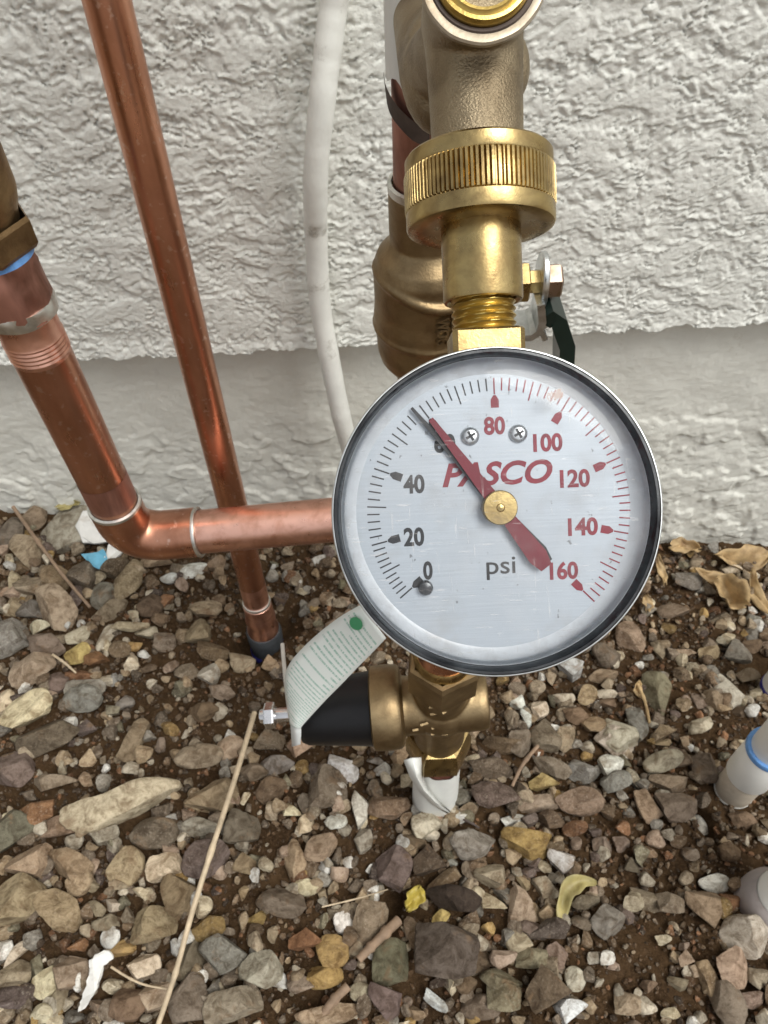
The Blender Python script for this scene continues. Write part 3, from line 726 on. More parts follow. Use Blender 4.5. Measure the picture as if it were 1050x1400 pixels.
# the small stones nobody could count
def scatter(name, count, levels, size, area, mat, tone_list, sink, seed, dirt_w, flat=(0.6, 1.0), avoid=0.0):
    g = np.random.default_rng(seed)
    var = [(stone_verts(levels, 900 + seed * 50 + k), ICO[levels][1]) for k in range(18)]
    x = g.uniform(area[0], area[1], count); y = g.uniform(area[2], area[3], count)
    dd = np.zeros(count)
    for a, b, r in DIRT: dd = np.maximum(dd, np.exp(-((x - a) ** 2 + (y - b) ** 2) / (r * r)))
    keep = g.random(count) > dd * dirt_w
    if avoid:
        dist = np.hypot(x[:, None] - S[None, :, 0], y[:, None] - S[None, :, 1]) - S[None, :, 2] * avoid
        keep &= dist.min(1) > 0
    for hx, hy, rx, ry, d, a in HOLES: keep &= ~(((x - hx) / rx) ** 2 + ((y - hy) / ry) ** 2 < 0.8)
    x, y = x[keep], y[keep]; n = len(x)
    z = gz(x, y)
    r = size[0] * (size[1] / size[0]) ** g.random(n)
    Vs, Fs, Cs = [], [], []
    off = 0
    nv = len(ICO[levels][0])
    for i in range(n):
        v, f = var[g.integers(len(var))]
        sc = np.array([r[i], r[i] * g.uniform(.65, 1), r[i] * g.uniform(*flat)])
        a, b, c = g.uniform(-.5, .5), g.uniform(-.5, .5), g.uniform(0, 6.28)
        Rm = np.array((Matrix.Rotation(c, 3, 'Z') @ Matrix.Rotation(b, 3, 'Y') @ Matrix.Rotation(a, 3, 'X')))
        Vs.append((v * sc) @ Rm.T + [x[i], y[i], z[i] + sc[2] * (1 - 2 * sink)])
        Fs.append(f + off); off += nv
        t = np.array(TONE[tone_list[g.integers(len(tone_list))]]) * g.uniform(.55, 1.2)
        Cs.append(np.tile(np.append(t, 1.0), (nv, 1)))
    me = bpy.data.meshes.new(name); raw_mesh(me, np.concatenate(Vs), np.concatenate(Fs))
    at = me.attributes.new('tint', 'FLOAT_COLOR', 'POINT'); at.data.foreach_set('color', np.concatenate(Cs).astype(np.float32).ravel())
    me.materials.append(mat)
    o = link(name, me, None, None, ang=30)
    tag(o, kind='stuff')
    o.parent = ground
    return o
scatter('gravel', 4600, 3, (0.0028, 0.0058), (-0.42, 0.42, -0.46, 0.006), M['pebble'], tones, 0.08, 3, 0.75, avoid=0.60)
scatter('fine_gravel', 9000, 2, (0.0011, 0.0030), (-0.42, 0.42, -0.46, 0.008), M['pebble'], ['brown', 'dark', 'greybrown', 'soil', 'brown', 'tan', 'greytan', 'rust', 'greybrown', 'soil', 'pale'], 0.1, 4, 0.2, avoid=0.45)
scatter('soil_crumbs', 22000, 1, (0.0006, 0.0019), (-0.36, 0.36, -0.40, 0.008), M['pebble'], ['soil', 'soil', 'soil', 'dark', 'soil', 'brown', 'soil', 'rust', 'greybrown'], 0.25, 5, 0.0, avoid=0.5)

# ------------------------------------------------------------------ the pressure gauge (its own frame: x right, y up its stem, z out of the dial)
mm = 0.001
OG = P(680, 702, 0.158)
TILT, TURN = R(-3.0), R(2.5)
GZ = (-FWD * math.cos(TILT) + UPV * math.sin(TILT)).normalized()
GY = (UPV * math.cos(TURN) - RGT * math.sin(TURN)); GY = (GY - GZ * GY.dot(GZ)).normalized()
GX = GY.cross(GZ)
GM = Matrix(((GX.x, GY.x, GZ.x, OG.x), (GX.y, GY.y, GZ.y, OG.y), (GX.z, GY.z, GZ.z, OG.z), (0, 0, 0, 1)))
def g3(x, y, z): return OG + GX * (x * mm) + GY * (y * mm) + GZ * (z * mm)
def gpx(px, py, z):                       # a pixel of the dial, on the dial's own plane, in its millimetres
    r = ray(px, py); o = g3(0, 0, z); t = (o - C0).dot(GZ) / r.dot(GZ); q = C0 + r * t - OG
    return q.dot(GX) / mm, q.dot(GY) / mm
gauge = thing('pressure_gauge', 'round water pressure gauge with silver dial hanging from the hose tap', 'gauge', M=GM)
def rev(mb, O, ax, ref, prof, **k): return mb.rev(O, ax, ref, [(a * mm, b * mm) for a, b in prof], **k)
rev(MB(), g3(0, 0, 0), GZ, GX, [(0.01, -31), (31, -31), (33.2, -29), (33.4, -9.2)], segs=96).build('case', M['case'], gauge)
rev(MB(), g3(0, 0, 0), GZ, GX, [(33.0, -11), (34.1, -10.6), (34.3, -9.5), (34.2, -1.6), (34.0, -0.6), (33.5, -0.1), (33.0, -0.1), (32.7, -0.7), (32.35, -2.0), (32.25, -3.2), (32.25, -9)], segs=128).build('bezel', M['bezel'], gauge)
rev(MB(), g3(0, 0, 0), GZ, GX, [(34.15, -0.45), (34.05, -0.15), (33.9, -0.05), (33.75, -0.06), (33.7, -0.2)], segs=128).build('bezel_edge', M['zinc'], gauge)
DZ = -6.2
dial = rev(MB(), g3(0, 0, DZ), GZ, GX, [(0.02, 0), (10, 0), (20, 0), (29.3, 0)], segs=128).build('dial', M['dial'], gauge, ang=60)
rev(MB(), g3(0, 0, 0), GZ, GX, [(32.2, -2.6), (31.7, -1.6), (30.6, -0.9), (29.0, -0.55), (26, -0.35), (15, -0.2), (0.02, -0.15)], segs=128).build('lens', M['lens'], gauge, ang=0)
rev(MB(), g3(0, 0, DZ), GZ, GX, [(29.25, 0.02), (29.6, 0.15), (30.6, 0.7), (31.5, 1.7), (32.15, 3.1), (32.25, 3.9)], segs=128).build('dial_light_rim', M['rim_edge_light'], gauge, ang=60)  # whitened ring round the dial, imitating bright scatter at the lens edge
# scale
tcx, tcy = gpx(683, 699, DZ)
KPX = 1000 * (OG - C0).dot(FWD) / F * (158 + 6.2) / 158    # millimetres per photo pixel on the dial
PRZ = DZ + 0.05
def polar(a, r): return tcx + r * math.cos(a), tcy + r * math.sin(a)
majors = {0: 221.4, 20: 195.0, 40: 161.2, 60: 127.4, 80: 93.0, 100: 58.7, 120: 24.3, 140: -9.8, 160: -43.4}
def ang_of(v):
    k = min(7, int(v // 20)) * 20
    a0, a1 = majors[k], majors[k + 20]
    return R(a0 + (a1 - a0) * (v - k) / 20 - 2.5)
pb, pr = MB(), MB()
def quad(mb, a, r0, r1, w):
    c, s = math.cos(a), math.sin(a)
    pts = [(r0, -w / 2), (r1, -w / 2), (r1, w / 2), (r0, w / 2)]
    mb.add([g3(tcx + r * c - t * s, tcy + r * s + t * c, PRZ) for r, t in pts], [(0, 1, 2, 3)])
def marker(mb, a):
    c, s = math.cos(a), math.sin(a)
    pts = [(141 * KPX, -0.85), (152 * KPX, -0.85), (158 * KPX, -0.25), (158 * KPX, 0.25), (152 * KPX, 0.85), (141 * KPX, 0.85)]
    mb.add([g3(tcx + r * c - t * s, tcy + r * s + t * c, PRZ) for r, t in pts], [tuple(range(6))])
for v in range(0, 161, 2):
    mb = pb if v < 80 else pr
    a = ang_of(v)
    if v % 20 == 0:
        quad(mb, a, 159 * KPX, 181 * KPX, 0.32); marker(mb, a)
    else:
        quad(mb if v >= 80 else pb, a, (155 if v % 10 == 0 else 164) * KPX, 181 * KPX, 0.30)
pb.build('scale_print', M['print_black'], dial, smooth=False)
pr.build('scale_print', M['print_red'], dial, smooth=False)
def dial_text(mb, body, px, py, w, h, bold=0.02, shear=0.0):
    v, f = text_shape(body, w * KPX, h * KPX, bold, shear)
    x, y = gpx(px, py, PRZ)
    mb.add([g3(x + a[0], y + a[1], PRZ) for a in v], f)
nb, nred = MB(), MB()
for body, px, py, w in (('0', 585, 780, 13), ('20', 566, 734, 28), ('40', 566, 662, 29), ('60', 608, 606, 29)): dial_text(nb, body, px, py, w, 26, 0.035)
for body, px, py, w in (('80', 676, 582, 29), ('100', 749, 605, 40), ('120', 786, 654, 41), ('140', 797, 720, 41), ('160', 771, 780, 39)): dial_text(nred, body, px, py, w, 25, 0.035)
nb.build('numeral_print', M['print_black'], dial, smooth=False)
nred.build('numeral_print', M['print_red'], dial, smooth=False)
lt = MB(); dial_text(lt, 'PASCO', 680, 647, 151, 33, 0.03, 0.28); lt.build('lettering_print', M['print_red'], dial, smooth=False)
lt = MB(); dial_text(lt, 'psi', 685, 777, 40, 31, 0.008); lt.build('lettering_print', M['print_black'], dial, smooth=False)
def dial_screw(px, py):
    x, y = gpx(px, py, DZ + 1)
    s = rev(MB(), g3(x, y, DZ + 0.03), GZ, GX, [(1.95, 0), (1.95, 0.45), (1.7, 0.85), (1.1, 1.1), (0.02, 1.15)], segs=28).build('screw', M['zinc'], dial)
    c = MB()
    for a in (0.5, 0.5 + math.pi / 2):
        ex, ey = GX * math.cos(a) + GY * math.sin(a), -GX * math.sin(a) + GY * math.cos(a)
        c.prism(g3(x, y, DZ), ex * mm, ey * mm, GZ * mm, [(-1.1, -.28), (1.1, -.28), (1.1, .28), (-1.1, .28)], 1.02, 1.2)
    c.build('cross_slot', M['case'], s if False else dial, smooth=False)
dial_screw(643.5, 596); dial_screw(709.5, 592.5)
x, y = gpx(582, 804, DZ + 1)
rev(MB(), g3(x, y, DZ + 0.03), GZ, GX, [(1.6, 0), (1.6, 1.2), (1.3, 1.8), (0.5, 2.0), (0.02, 2.0)], segs=24).build('stop_pin', M['bezel'], dial)
# pointers and hub
hx, hy = gpx(684, 694, DZ + 3.0)
def pointer(name, mat, ang, tip, tail, wt, w0, w1, wtail, z, th):
    c, s = math.cos(ang), math.sin(ang)
    pts = [(tip, -wt), (tip, wt), (2, w0), (-3, w1), (-tail * 0.82, wtail), (-tail, wtail * 0.62), (-tail, -wtail * 0.62), (-tail * 0.82, -wtail), (-3, -w1), (2, -w0)]
    ex, ey = GX * c + GY * s, -GX * s + GY * c
    MB().prism(g3(hx, hy, z), ex * mm, ey * mm, GZ * mm, pts, 0, th, 0.06).build(name, mat, gauge, smooth=False)
pointer('pointer', M['pointer_black'], R(131.6 - 2.5), 28.0, 15.8, 0.3, 1.2, 1.25, 1.9, DZ + 1.1, 0.3)
pointer('pointer', M['pointer_red'], R(128.2 - 2.5), 23.6, 16.2, 0.55, 1.45, 1.45, 2.15, DZ + 1.9, 0.3)
hub = rev(MB(), g3(hx, hy, DZ + 0.3), GZ, GX, [(3.3, 0), (3.65, 0.2), (3.65, 2.9), (3.45, 3.15), (0.9, 3.2), (0.8, 3.05), (0.7, 3.25), (0.02, 3.35)], segs=40).build('hub', M['brass'], gauge)
# hose swivel, sleeve, threads, hex
SZ = -14.0
SO = g3(0.6, 0, SZ)
hexr = lambda r: (lambda t, k, rr, h: rr)
MB().prism(SO, GX * mm, GZ * mm, -GY * mm, [(7.7, 6.6), (6.6, 7.7), (-6.6, 7.7), (-7.7, 6.6), (-7.7, -6.6), (-6.6, -7.7), (6.6, -7.7), (7.7, -6.6)], -39.2, -33.0, 0.5).build('stem_square', M['brass'], gauge, ang=20)
def thr(t, k, r, h):
    ph = (h / mm / 1.55 - t / (2 * math.pi)) % 1.0
    return r - 0.75 * mm * (abs(ph * 2 - 1)) * (1 if 39.2 < h / mm < 48.5 else 0.4)
rev(MB(), SO, GY, GX, [(7.15, 38.9 + 0.16 * k) for k in range(64)], segs=40, rf=thr).build('pipe_thread', M['brass_bright'], gauge, ang=50)
rev(MB(), SO, GY, GX, [(7.1, 51), (7.3, 46.6), (8.0, 45.9), (8.55, 46.0), (8.75, 46.6), (8.75, 62)], segs=56).build('sleeve', M['brass'], gauge)
NR = 98
def kn(t, k, r, h):
    hh = h / mm
    if 65.4 < hh < 73.4:
        ph = (t * NR / (2 * math.pi)) % 1.0
        return r - (0.62 * mm if ph > 0.55 else 0.0)
    return r
prof = [(r_, h_ - 1.0) for r_, h_ in [(8.6, 62.9), (12.5, 62.6), (15.3, 62.5), (16.0, 62.8), (16.25, 63.4), (16.25, 66.2), (16.0, 66.39), (16.35, 66.5), (16.45, 67), (16.45, 74), (16.3, 74.3), (15.95, 74.41), (16.1, 74.7), (16.1, 77.4), (15.7, 77.9), (15.2, 78), (10.6, 78), (10.4, 74)]]
rev(MB(), SO, GY, GX, prof, segs=NR * 4, rf=kn).build('swivel_nut', M['brass'], gauge, ang=30)

# ------------------------------------------------------------------ hose tap above it
BM = GM @ Matrix.Translation((0, 105 * mm, SZ * mm))
RX = PY(583, 400, -0.115).x              # the riser stands here
RISER = Vector((RX, -0.115, 0))
bib = thing('hose_tap', 'cast bronze hose tap on the riser with its open brass bonnet facing out', 'tap', M=BM)
b = MB()
rev(b, SO, GY, GX, [(9.0, 73), (9.7, 73), (10.0, 80), (10.2, 90), (10.6, 100), (11, 108), (9, 116), (0.1, 119)], segs=40, cap0=True)
c1 = P(603, 98, 0.190)
G3 = Matrix((GX, GY, GZ)).transposed()
b.ball(c1, 10.2 * mm, 15.5 * mm, 10 * mm, G3)
c2 = P(693, 92, 0.184)
b.ball(c2, 5.5 * mm, 9 * mm, 6 * mm, G3)
zin = c1.z + 0.004
b.tube([g3(0, 103, SZ - 2), c1, Vector((RX, -0.115, zin))], [10 * mm, 10.5 * mm, 10.5 * mm], 28)
rev(b, g3(0, 105, SZ), GZ, GX, [(0.1, 0), (10.8, 0), (10.8, 14), (10.5, 17.2), (0.1, 17.2)], segs=40)
b.cast('body', M['bronze_grey'], bib, 0.0006, 6)
BO = g3(0.3, 103.6, 0)
rev(MB(), BO, GZ, GX, [(6, 2.9), (11.3, 2.9), (12.3, 3.3), (12.4, 4.3), (12.0, 4.7), (10.7, 4.8), (9.9, 4.4), (8, 4.4)], segs=72, rf=lambda t, k, r, h: r + (0.10 * mm * math.sin(3 * t + 1) + 0.05 * mm * math.sin(11 * t)) * (1 if r > 0.0109 else 0)).build('bonnet_flange', M['rim'], bib)
rev(MB(), BO, GZ, GX, [(9.4, 3.8), (9.5, 4.9), (9.45, 6.0), (9.0, 6.7), (8.3, 6.8), (7.9, 6.2), (7.7, 6.3), (7.2, 6.8), (6.6, 6.7), (6.2, 5.4), (5.8, 2.6), (5.0, 0.4), (0.1, 0.0)], segs=64).build('bonnet_cup', M['brass_bright'], bib)
rev(MB(), BO, GZ, GX, [(9.2, 4.2), (9.6, 5.0), (10.3, 5.1), (10.7, 4.5)], segs=64).build('dark_gap_ring', M['wrap_and_gap_dark'], bib)  # dark ring added to paint in the dark gap between flange and cup
rev(MB(), BO, GZ, GX, [(1.9, 0.0), (1.9, 5.5), (1.5, 6), (0.1, 6)], segs=24).build('valve_stem', M['brass'], bib)

# ------------------------------------------------------------------ riser, its wrap and the ball valve
def zr(py):                               # height on the riser seen at a photo row
    return PY(583, py, -0.115).z
riser = thing('riser_pipe', 'upright copper riser behind the hose tap, stained dark red', 'pipe', (RX, -0.115, zr(700)))
ztop, zlow = 0.60, PY(560, 716, -0.115).z
MB().tube([RISER + Vector((0, 0, z)) for z in np.linspace(zlow, ztop, 12)], 11.1 * mm, 36).build('tube', M['copper_old'], riser)
# tee behind the gauge and the branch down to the regulator
PRX = P(603, 980, 0.349).x; PRYY = -0.2
b = MB(); b.tube([RISER + Vector((0, 0, zlow - .006)), RISER + Vector((0, 0, zlow + .022))], 13 * mm, 28)
lk = [Vector((PRX, PRYY, 0.15)), Vector((PRX, PRYY, 0.178)), Vector((PRX + .001, PRYY + .004, 0.187)), Vector((PRX, PRYY + .014, 0.192)), Vector((RX, -0.13, zlow + .014)), Vector((RX, -0.115, zlow + .012))]
b.tube(lk, 11.0 * mm, 28)
b.build('branch', M['copper'], riser)
wrapz = zr(112)
sl_ = MB(); segs = 48; v = []; f = []
for k, z in enumerate((ztop, (ztop + wrapz) / 2, wrapz)):
    for i in range(segs):
        t = 2 * math.pi * i / segs
        zz = z + (0.0035 * math.sin(t * 2 + 1.0) + 0.0015 * math.sin(7 * t) if k == 2 else 0)
        v.append(RISER + Vector((12.6 * mm * math.cos(t), 12.6 * mm * math.sin(t), zz)))
for k in range(2):
    for i in range(segs): f.append((k * segs + i, k * segs + (i + 1) % segs, (k + 1) * segs + (i + 1) % segs, (k + 1) * segs + i))
sl_.add(v, f).build('pipe_wrap', M['wrap'], riser)
tr_ = MB(); v = []; f = []
for i in range(13):                      # scorched flap of wrap curling off the pipe
    t = math.pi * (0.98 + 0.50 * i / 12); e = i / 12
    lo = 0.0015 + 0.0048 * math.sin(math.pi * (.12 + .8 * e)) ** 0.8 + .0006 * math.sin(9 * e)
    for q in range(4):
        r = (12.75 + .5 * (1 - e) * (1 - q / 3)) * mm
        v.append(RISER + Vector((r * math.cos(t), r * math.sin(t), wrapz + 0.0035 - 0.012 * e - lo * q / 3)))
for i in range(12):
    for q in range(3): f.append((i * 4 + q, i * 4 + q + 1, i * 4 + q + 5, i * 4 + q + 4))
tr_.add(v, f).build('torn_flap', M['wrap_and_gap_dark'], riser)
valve = thing('ball_valve', 'cast brass ball valve with a dark green lever on the riser', 'valve', (RX, -0.115, zr(420)))
pf = [(11.3, 258), (12.7, 256), (12.9, 262), (12.9, 300), (12.8, 325), (14.2, 333), (17.2, 345), (18.6, 358), (18.9, 372), (18.8, 385), (18.8, 410), (19.3, 424), (19.4, 436), (19.0, 446), (18.6, 452), (18.4, 470), (17.4, 482), (15.4, 490), (12.4, 500), (12.2, 505), (11.2, 506)]
b = MB()
b.rev(RISER, (0, 0, 1), (1, 0, 0), [(0.0005, zr(258))] + [(r * mm, zr(y)) for r, y in pf] + [(0.0005, zr(506))], segs=64)
zc = zr(392)
sx = Vector((1, 0, 0))
rev(b, RISER + Vector((0, 0, zc)), sx, (0, 0, 1), [(0.1, 0), (13.5, 0), (13, 16), (11, 21), (9.5, 24), (9.5, 30), (0.1, 30)], segs=48)
VB = b
def ring_at(py, r0, dz0, dz1, name, mat):
    MB().rev(RISER, (0, 0, 1), (1, 0, 0), [(r0 * mm - .0006, zr(py) + dz0 * mm), (r0 * mm, zr(py) + dz0 * mm + .0003), (r0 * mm, zr(py) + dz1 * mm - .0003), (r0 * mm - .0012, zr(py) + dz1 * mm)], segs=56).build(name, mat, valve)
ring_at(252, 13.0, -1.6, 1.4, 'solder_ring', M['solder'])
# raised seam that dips round the side boss
def seam(name, fz, r, w):
    pts = []
    for i in range(41):
        t = -math.pi * 1.05 + math.pi * 1.1 * i / 40
        pts.append(RISER + Vector((r(t) * mm * math.cos(t), r(t) * mm * math.sin(t), fz(t))))
    VB.tube(pts, w * mm, 12)
bump_ = lambda t: math.exp(-((t + math.pi / 2 - 0.35) / 0.85) ** 2)
seam('casting_seam', lambda t: zr(362) - 0.0055 * bump_(t), lambda t: 17.3 + 2.0 * bump_(t), 2.0)
seam('casting_seam', lambda t: zr(436) - 0.0012 * bump_(t), lambda t: 18.5, 1.5)
VB.cast('body', M['bronze'], valve, 0.0006, 4)
tx = MB()
for body, px, py, hgt in (('WOG', 604, 451, 40), ('600', 626, 447, 40)):
    q = PY(px, py, -0.115 - 0.0185); rad = Vector((q.x - RX, q.y + 0.115, 0)); rad = rad.normalized()
    q = RISER + rad * (19.0 * mm) + Vector((0, 0, q.z))
    tang = Vector((0, 0, 1)).cross(rad).normalized()
    if tang.x < 0: tang = -tang
    sc = 0.0083 if body == 'WOG' else 0.0083
    vv, ff = text_shape(body, 0.0115, 0.0046, 0.02, 0, 0.0014)
    tx.add([q - Vector((0, 0, 1)) * a[0] + tang * a[1] + rad * a[2] for a in vv], ff)
tx.build('cast_lettering', M['bronze'], valve, smooth=False)
# stem, nut and lever
def lev(px, py, off=0.0): return PY(px, py, -0.118 + off)
so = RISER + Vector((0, 0, zc))
s0 = (lev(722, 388).x - RX) / mm
rev(MB(), so, sx, (0, 0, 1), [(7.5, s0 - 8), (7.5, s0), (6.2, s0 + .6), (4.4, s0 + .8), (4.4, s0 + 5)], segs=6).build('gland_nut', M['brass'], valve, ang=20)
rev(MB(), so, sx, (0, 0, 1), [(2.6, s0), (2.6, s0 + 12)], segs=20).build('stem', M['brass_bright'], valve)
x1 = (lev(739, 388).x - RX) / mm
ln = MB().prism(so, Vector((0, mm, 0)), Vector((0, 0, mm)), sx * mm, [(8 * math.cos(a), 11 * math.sin(a)) for a in np.linspace(0, 2 * math.pi, 25)[:-1]], x1, x1 + 2.2, 0.4)
ln.build('lever_plate', M['zinc'], valve)
rev(MB(), so, sx, (0, 0, 1), [(6.0, x1 + 2.2), (6.3, x1 + 2.6), (6.3, x1 + 7.0), (5.4, x1 + 7.8), (0.1, x1 + 7.8)], segs=6).build('lever_nut', M['zinc_pink'], valve, ang=20)
def strip(path, wv, th, name, mat):
    """bent flat bar: path of points in the x-z plane, width across y"""
    mb = MB(); n = len(path); v = []; f = []
    for i in range(n):
        a = path[max(0, i - 1)]; c = path[min(n - 1, i + 1)]; d = (c - a).normalized(); nn = d.cross(Vector((0, 1, 0))).normalized()
        w = wv[i] if isinstance(wv, (list, tuple)) else wv
        for s1, s2 in ((1, 1), (-1, 1), (-1, -1), (1, -1)):
            v.append(path[i] + nn * (s1 * th / 2) + Vector((0, s2 * w / 2, 0)))
    for i in range(n - 1):
        for k in range(4): f.append((i * 4 + k, i * 4 + (k + 1) % 4, i * 4 + 4 + (k + 1) % 4, i * 4 + 4 + k))
    f += [(3, 2, 1, 0), tuple(range(n * 4 - 4, n * 4))]
    return mb.add(v, f).build(name, mat, valve, ang=25)
strip([lev(735, 400), lev(737, 425), lev(733, 438), lev(722, 445), lev(700, 446)], 0.015, 0.0028, 'lever_foot', M['zinc'])
strip([lev(740, 428), lev(752, 416), lev(759, 424), lev(771, 459), lev(770, 492), lev(769, 540), lev(768, 640)], [0.014, 0.016, 0.016, 0.015, 0.014, .014, .014], 0.0058, 'lever', M['green_grip'])
strip([lev(742, 452), lev(735, 436), lev(750, 424)], [0.012, 0.013, 0.014], 0.002, 'lever_bend', M['zinc'])

# ------------------------------------------------------------------ wide copper run: down from the dark valve, round the elbow, across
YW = -0.112
wa, wb = PY(45, 460, YW), PY(160, 697, YW)
wx = (wb - wa).normalized()
h0, h1 = PY(275, 727, YW), PY(452, 711, YW)
hd = (h1 - h0).normalized()
# corner = closest meeting of the two centre lines
wpl = wa + wx * ((Vector((0, 0, (h0.z))) - Vector((0, 0, wa.z))).z / wx.z)
t_ = (wpl - h0).dot(hd); corner = h0 + hd * t_
run = thing('copper_pipe_run', 'wide copper pipe coming down the left and turning right at an elbow', 'pipe', corner)
def along(t): return corner - wx * t      # up the leg
def across(t): return corner + hd * t
up_at = lambda px, py: (PY(px, py, YW) - corner).dot(-wx)
ac_at = lambda px, py: (PY(px, py, YW) - corner).dot(hd)
tl = up_at(75, 395)
MB().tube([along(t) for t in np.linspace(0.02, tl + .01, 8)], 11.1 * mm, 40, caps=False).build('upright_tube', M['copper'], run)
MB().tube([across(t) for t in np.linspace(0.02, ac_at(560, 700), 8)], 11.1 * mm, 40, caps=False).build('cross_tube', M['copper_bright'], run)
el = [along(up_at(157, 690)), along(0.021)]
rb = 0.0195; ang = math.acos(max(-1, min(1, (-wx).dot(hd))))
for i in range(1, 13):
    t = i / 13; a = along(0.019); c = across(0.019)
    el.append(a * (1 - t) ** 2 + corner * 2 * t * (1 - t) + c * t * t)
el += [across(0.021), across(ac_at(270, 727))]
MB().tube(el, [12.5 * mm] * len(el), 44, caps=False).build('elbow', M['copper'], run)
def collar(o, d, r, w, name, mat, parent):
    MB().rev(o - d * w / 2, d, d.orthogonal(), [(r - .0012, -.0002), (r, 0.0002), (r + .0002, w * .5), (r, w - .0002), (r - .0012, w)], segs=48).build(name, mat, parent)
collar(along(up_at(156, 689)), wx, 12.6 * mm, .0021, 'solder_ring', M['solder'], run)
collar(across(ac_at(272, 727)), hd, 12.6 * mm, .0019, 'solder_ring', M['solder'], run)
MB().tube([along(up_at(153, 682)), along(up_at(139, 650))], 11.25 * mm, 40, caps=False).build('heat_stained_band', M['copper_old'], run)
t0, t1 = up_at(38, 430), up_at(57, 484)
rev(MB(), along(t0), wx, hd, [(11.2, 0)] + [(11.15 + (0.35 if k % 2 else 0), 8 + k * 0.75 * 1.2) for k in range(11)] + [(11.15, 18)], segs=44).build('ridged_band', M['copper_bright'], run)
ta = up_at(-6, 348); tb = up_at(36, 426)
L = ta - tb
rev(MB(), along(ta), wx, hd, [(11, 0), (12.0, .5), (12.6, 2), (12.4, 5), (12.9, 9), (13.2, L / mm * .6), (12.9, L / mm * .85), (12.6, L / mm)], segs=44, rf=lambda t, k, r, h: r + .0005 * math.sin(3 * t + h * 500) + .0003 * math.sin(8 * t + 900 * h)).build('socket', M['copper_old'], run)
rev(MB(), along(tb + .002), wx, hd, [(11.4, -3.4), (13.2, -3.2), (13.45, -2), (13.3, 1.2), (12.9, 2.6), (11.1, 3.4)], segs=44, rf=lambda t, k, r, h: r + .00025 * math.sin(5 * t + h * 900)).build('solder_collar', M['solder'], run)
top = thing('valve_body', 'dark bronze valve body with a blue ring at the left edge', 'valve', along(ta + .004))
rev(MB(), along(ta), wx, hd, [(11.3, -2.4), (13.4, -2.2), (13.5, .3), (11.3, .5)], segs=44).build('seal_ring', M['blue_band'], top)
rev(MB(), along(ta + .0022), -wx, hd, [(10, 0), (15.6, 0), (16.8, 1.6), (17.0, 9.5), (16.2, 11)], segs=6).build('hex_end', M['bronze_dark'], top, ang=15)
b = MB(); rev(b, along(ta + .012), -wx, hd, [(.1, -1), (13.2, -1), (13.6, 2), (15.2, 6), (16.2, 10), (16.6, 22), (16.0, 26), (16.0, 40), (17.2, 46), (17.2, 60), (15, 66), (14.6, 80), (12, 82), (11, 84), (11, 230), (.1, 230)], segs=44)
b.cast('body', M['bronze_dark'], top, 0.0008, 4)

# ------------------------------------------------------------------ slim copper pipe into the soil
q0, q1 = P(146, 0, 0.250), G(366, 885) + Vector((0, 0, -.004))
qd = (q1 - q0).normalized()
slim = thing('slim_copper_pipe', 'slim copper pipe running down behind the wide pipe into a dark hole', 'pipe', q1)
def on_slim(py):                         # distance along the pipe for a photo row
    lo, hi = -0.4, 1.2
    for _ in range(50):
        m = (lo + hi) / 2; p = q0 + (q1 - q0) * m - C0; y = 700 - F * p.dot(UPV) / p.dot(FWD)
        if y < py: lo = m
        else: hi = m
    return q0 + (q1 - q0) * lo
RS = 7.95 * mm
MB().tube([q0 - qd * 0.25, q0, on_slim(400), on_slim(838)], RS, 32).build('tube', M['copper'], slim)
MB().tube([on_slim(797), on_slim(822)], RS + .00012, 32, caps=False).build('bright_band', M['copper_bright'], slim)
collar(on_slim(823), qd, RS + .0008, .0026, 'solder_ring', M['solder'], slim)
a_, b_ = on_slim(824), on_slim(862); l_ = (b_ - a_).length / mm
rev(MB(), a_, qd, sx, [(8.4, 0), (9.0, .4), (9.1, l_ * .4), (9.9, l_ * .5), (9.3, l_ * .62), (9.3, l_ * .75), (10.4, l_ * .88), (10.2, l_)], segs=40).build('socket', M['copper_bright'], slim)
rev(MB(), b_ - qd * .0012, qd, sx, [(9.8, -.5), (11.0, 0), (11.6, 2), (11.4, 8), (10.6, 22), (10.4, 40)], segs=40, rf=lambda t, k, r, h: r * (1 + .02 * math.sin(4 * t + 1))).build('rubber_sleeve', M['rubber'], slim)
rev(MB(), b_ + qd * .018, qd, sx, [(11.2, 0), (11.6, 1), (11.5, 6)], segs=40).build('blue_tape', M['blue_tape'], slim)

# ------------------------------------------------------------------ painted conduit on the wall
cp = [(470, -80), (465, -30), (457.5, 0), (448, 70), (440.5, 137), (432, 228), (431, 290), (432, 320), (437, 411), (448.5, 480), (462, 548), (473, 594), (500, 690), (520, 770)]
pts = [PY(x, y, -0.016 + 0.004 * math.sin(i)) for i, (x, y) in enumerate(cp)]
def smooth_path(p, n=8):
    out = []
    for i in range(len(p) - 1):
        a, b2, c, d2 = p[max(0, i - 1)], p[i], p[i + 1], p[min(len(p) - 1, i + 2)]
        for k in range(n):
            t = k / n
            out.append(0.5 * ((2 * b2) + (c - a) * t + (2 * a - 5 * b2 + 4 * c - d2) * t * t + (3 * b2 - a - 3 * c + d2) * t ** 3))
    return out + [p[-1]]
sp = smooth_path(pts, 16)
conduit = MB().tube(sp, [5.6 * mm + 0.10 * mm * math.sin(i * .31) + 0.05 * mm * math.sin(i * .83 + 1) for i in range(len(sp))], 24).build('conduit', M['conduit'])
tag(conduit, 'bent white painted conduit running down the wall behind the gauge', 'conduit')

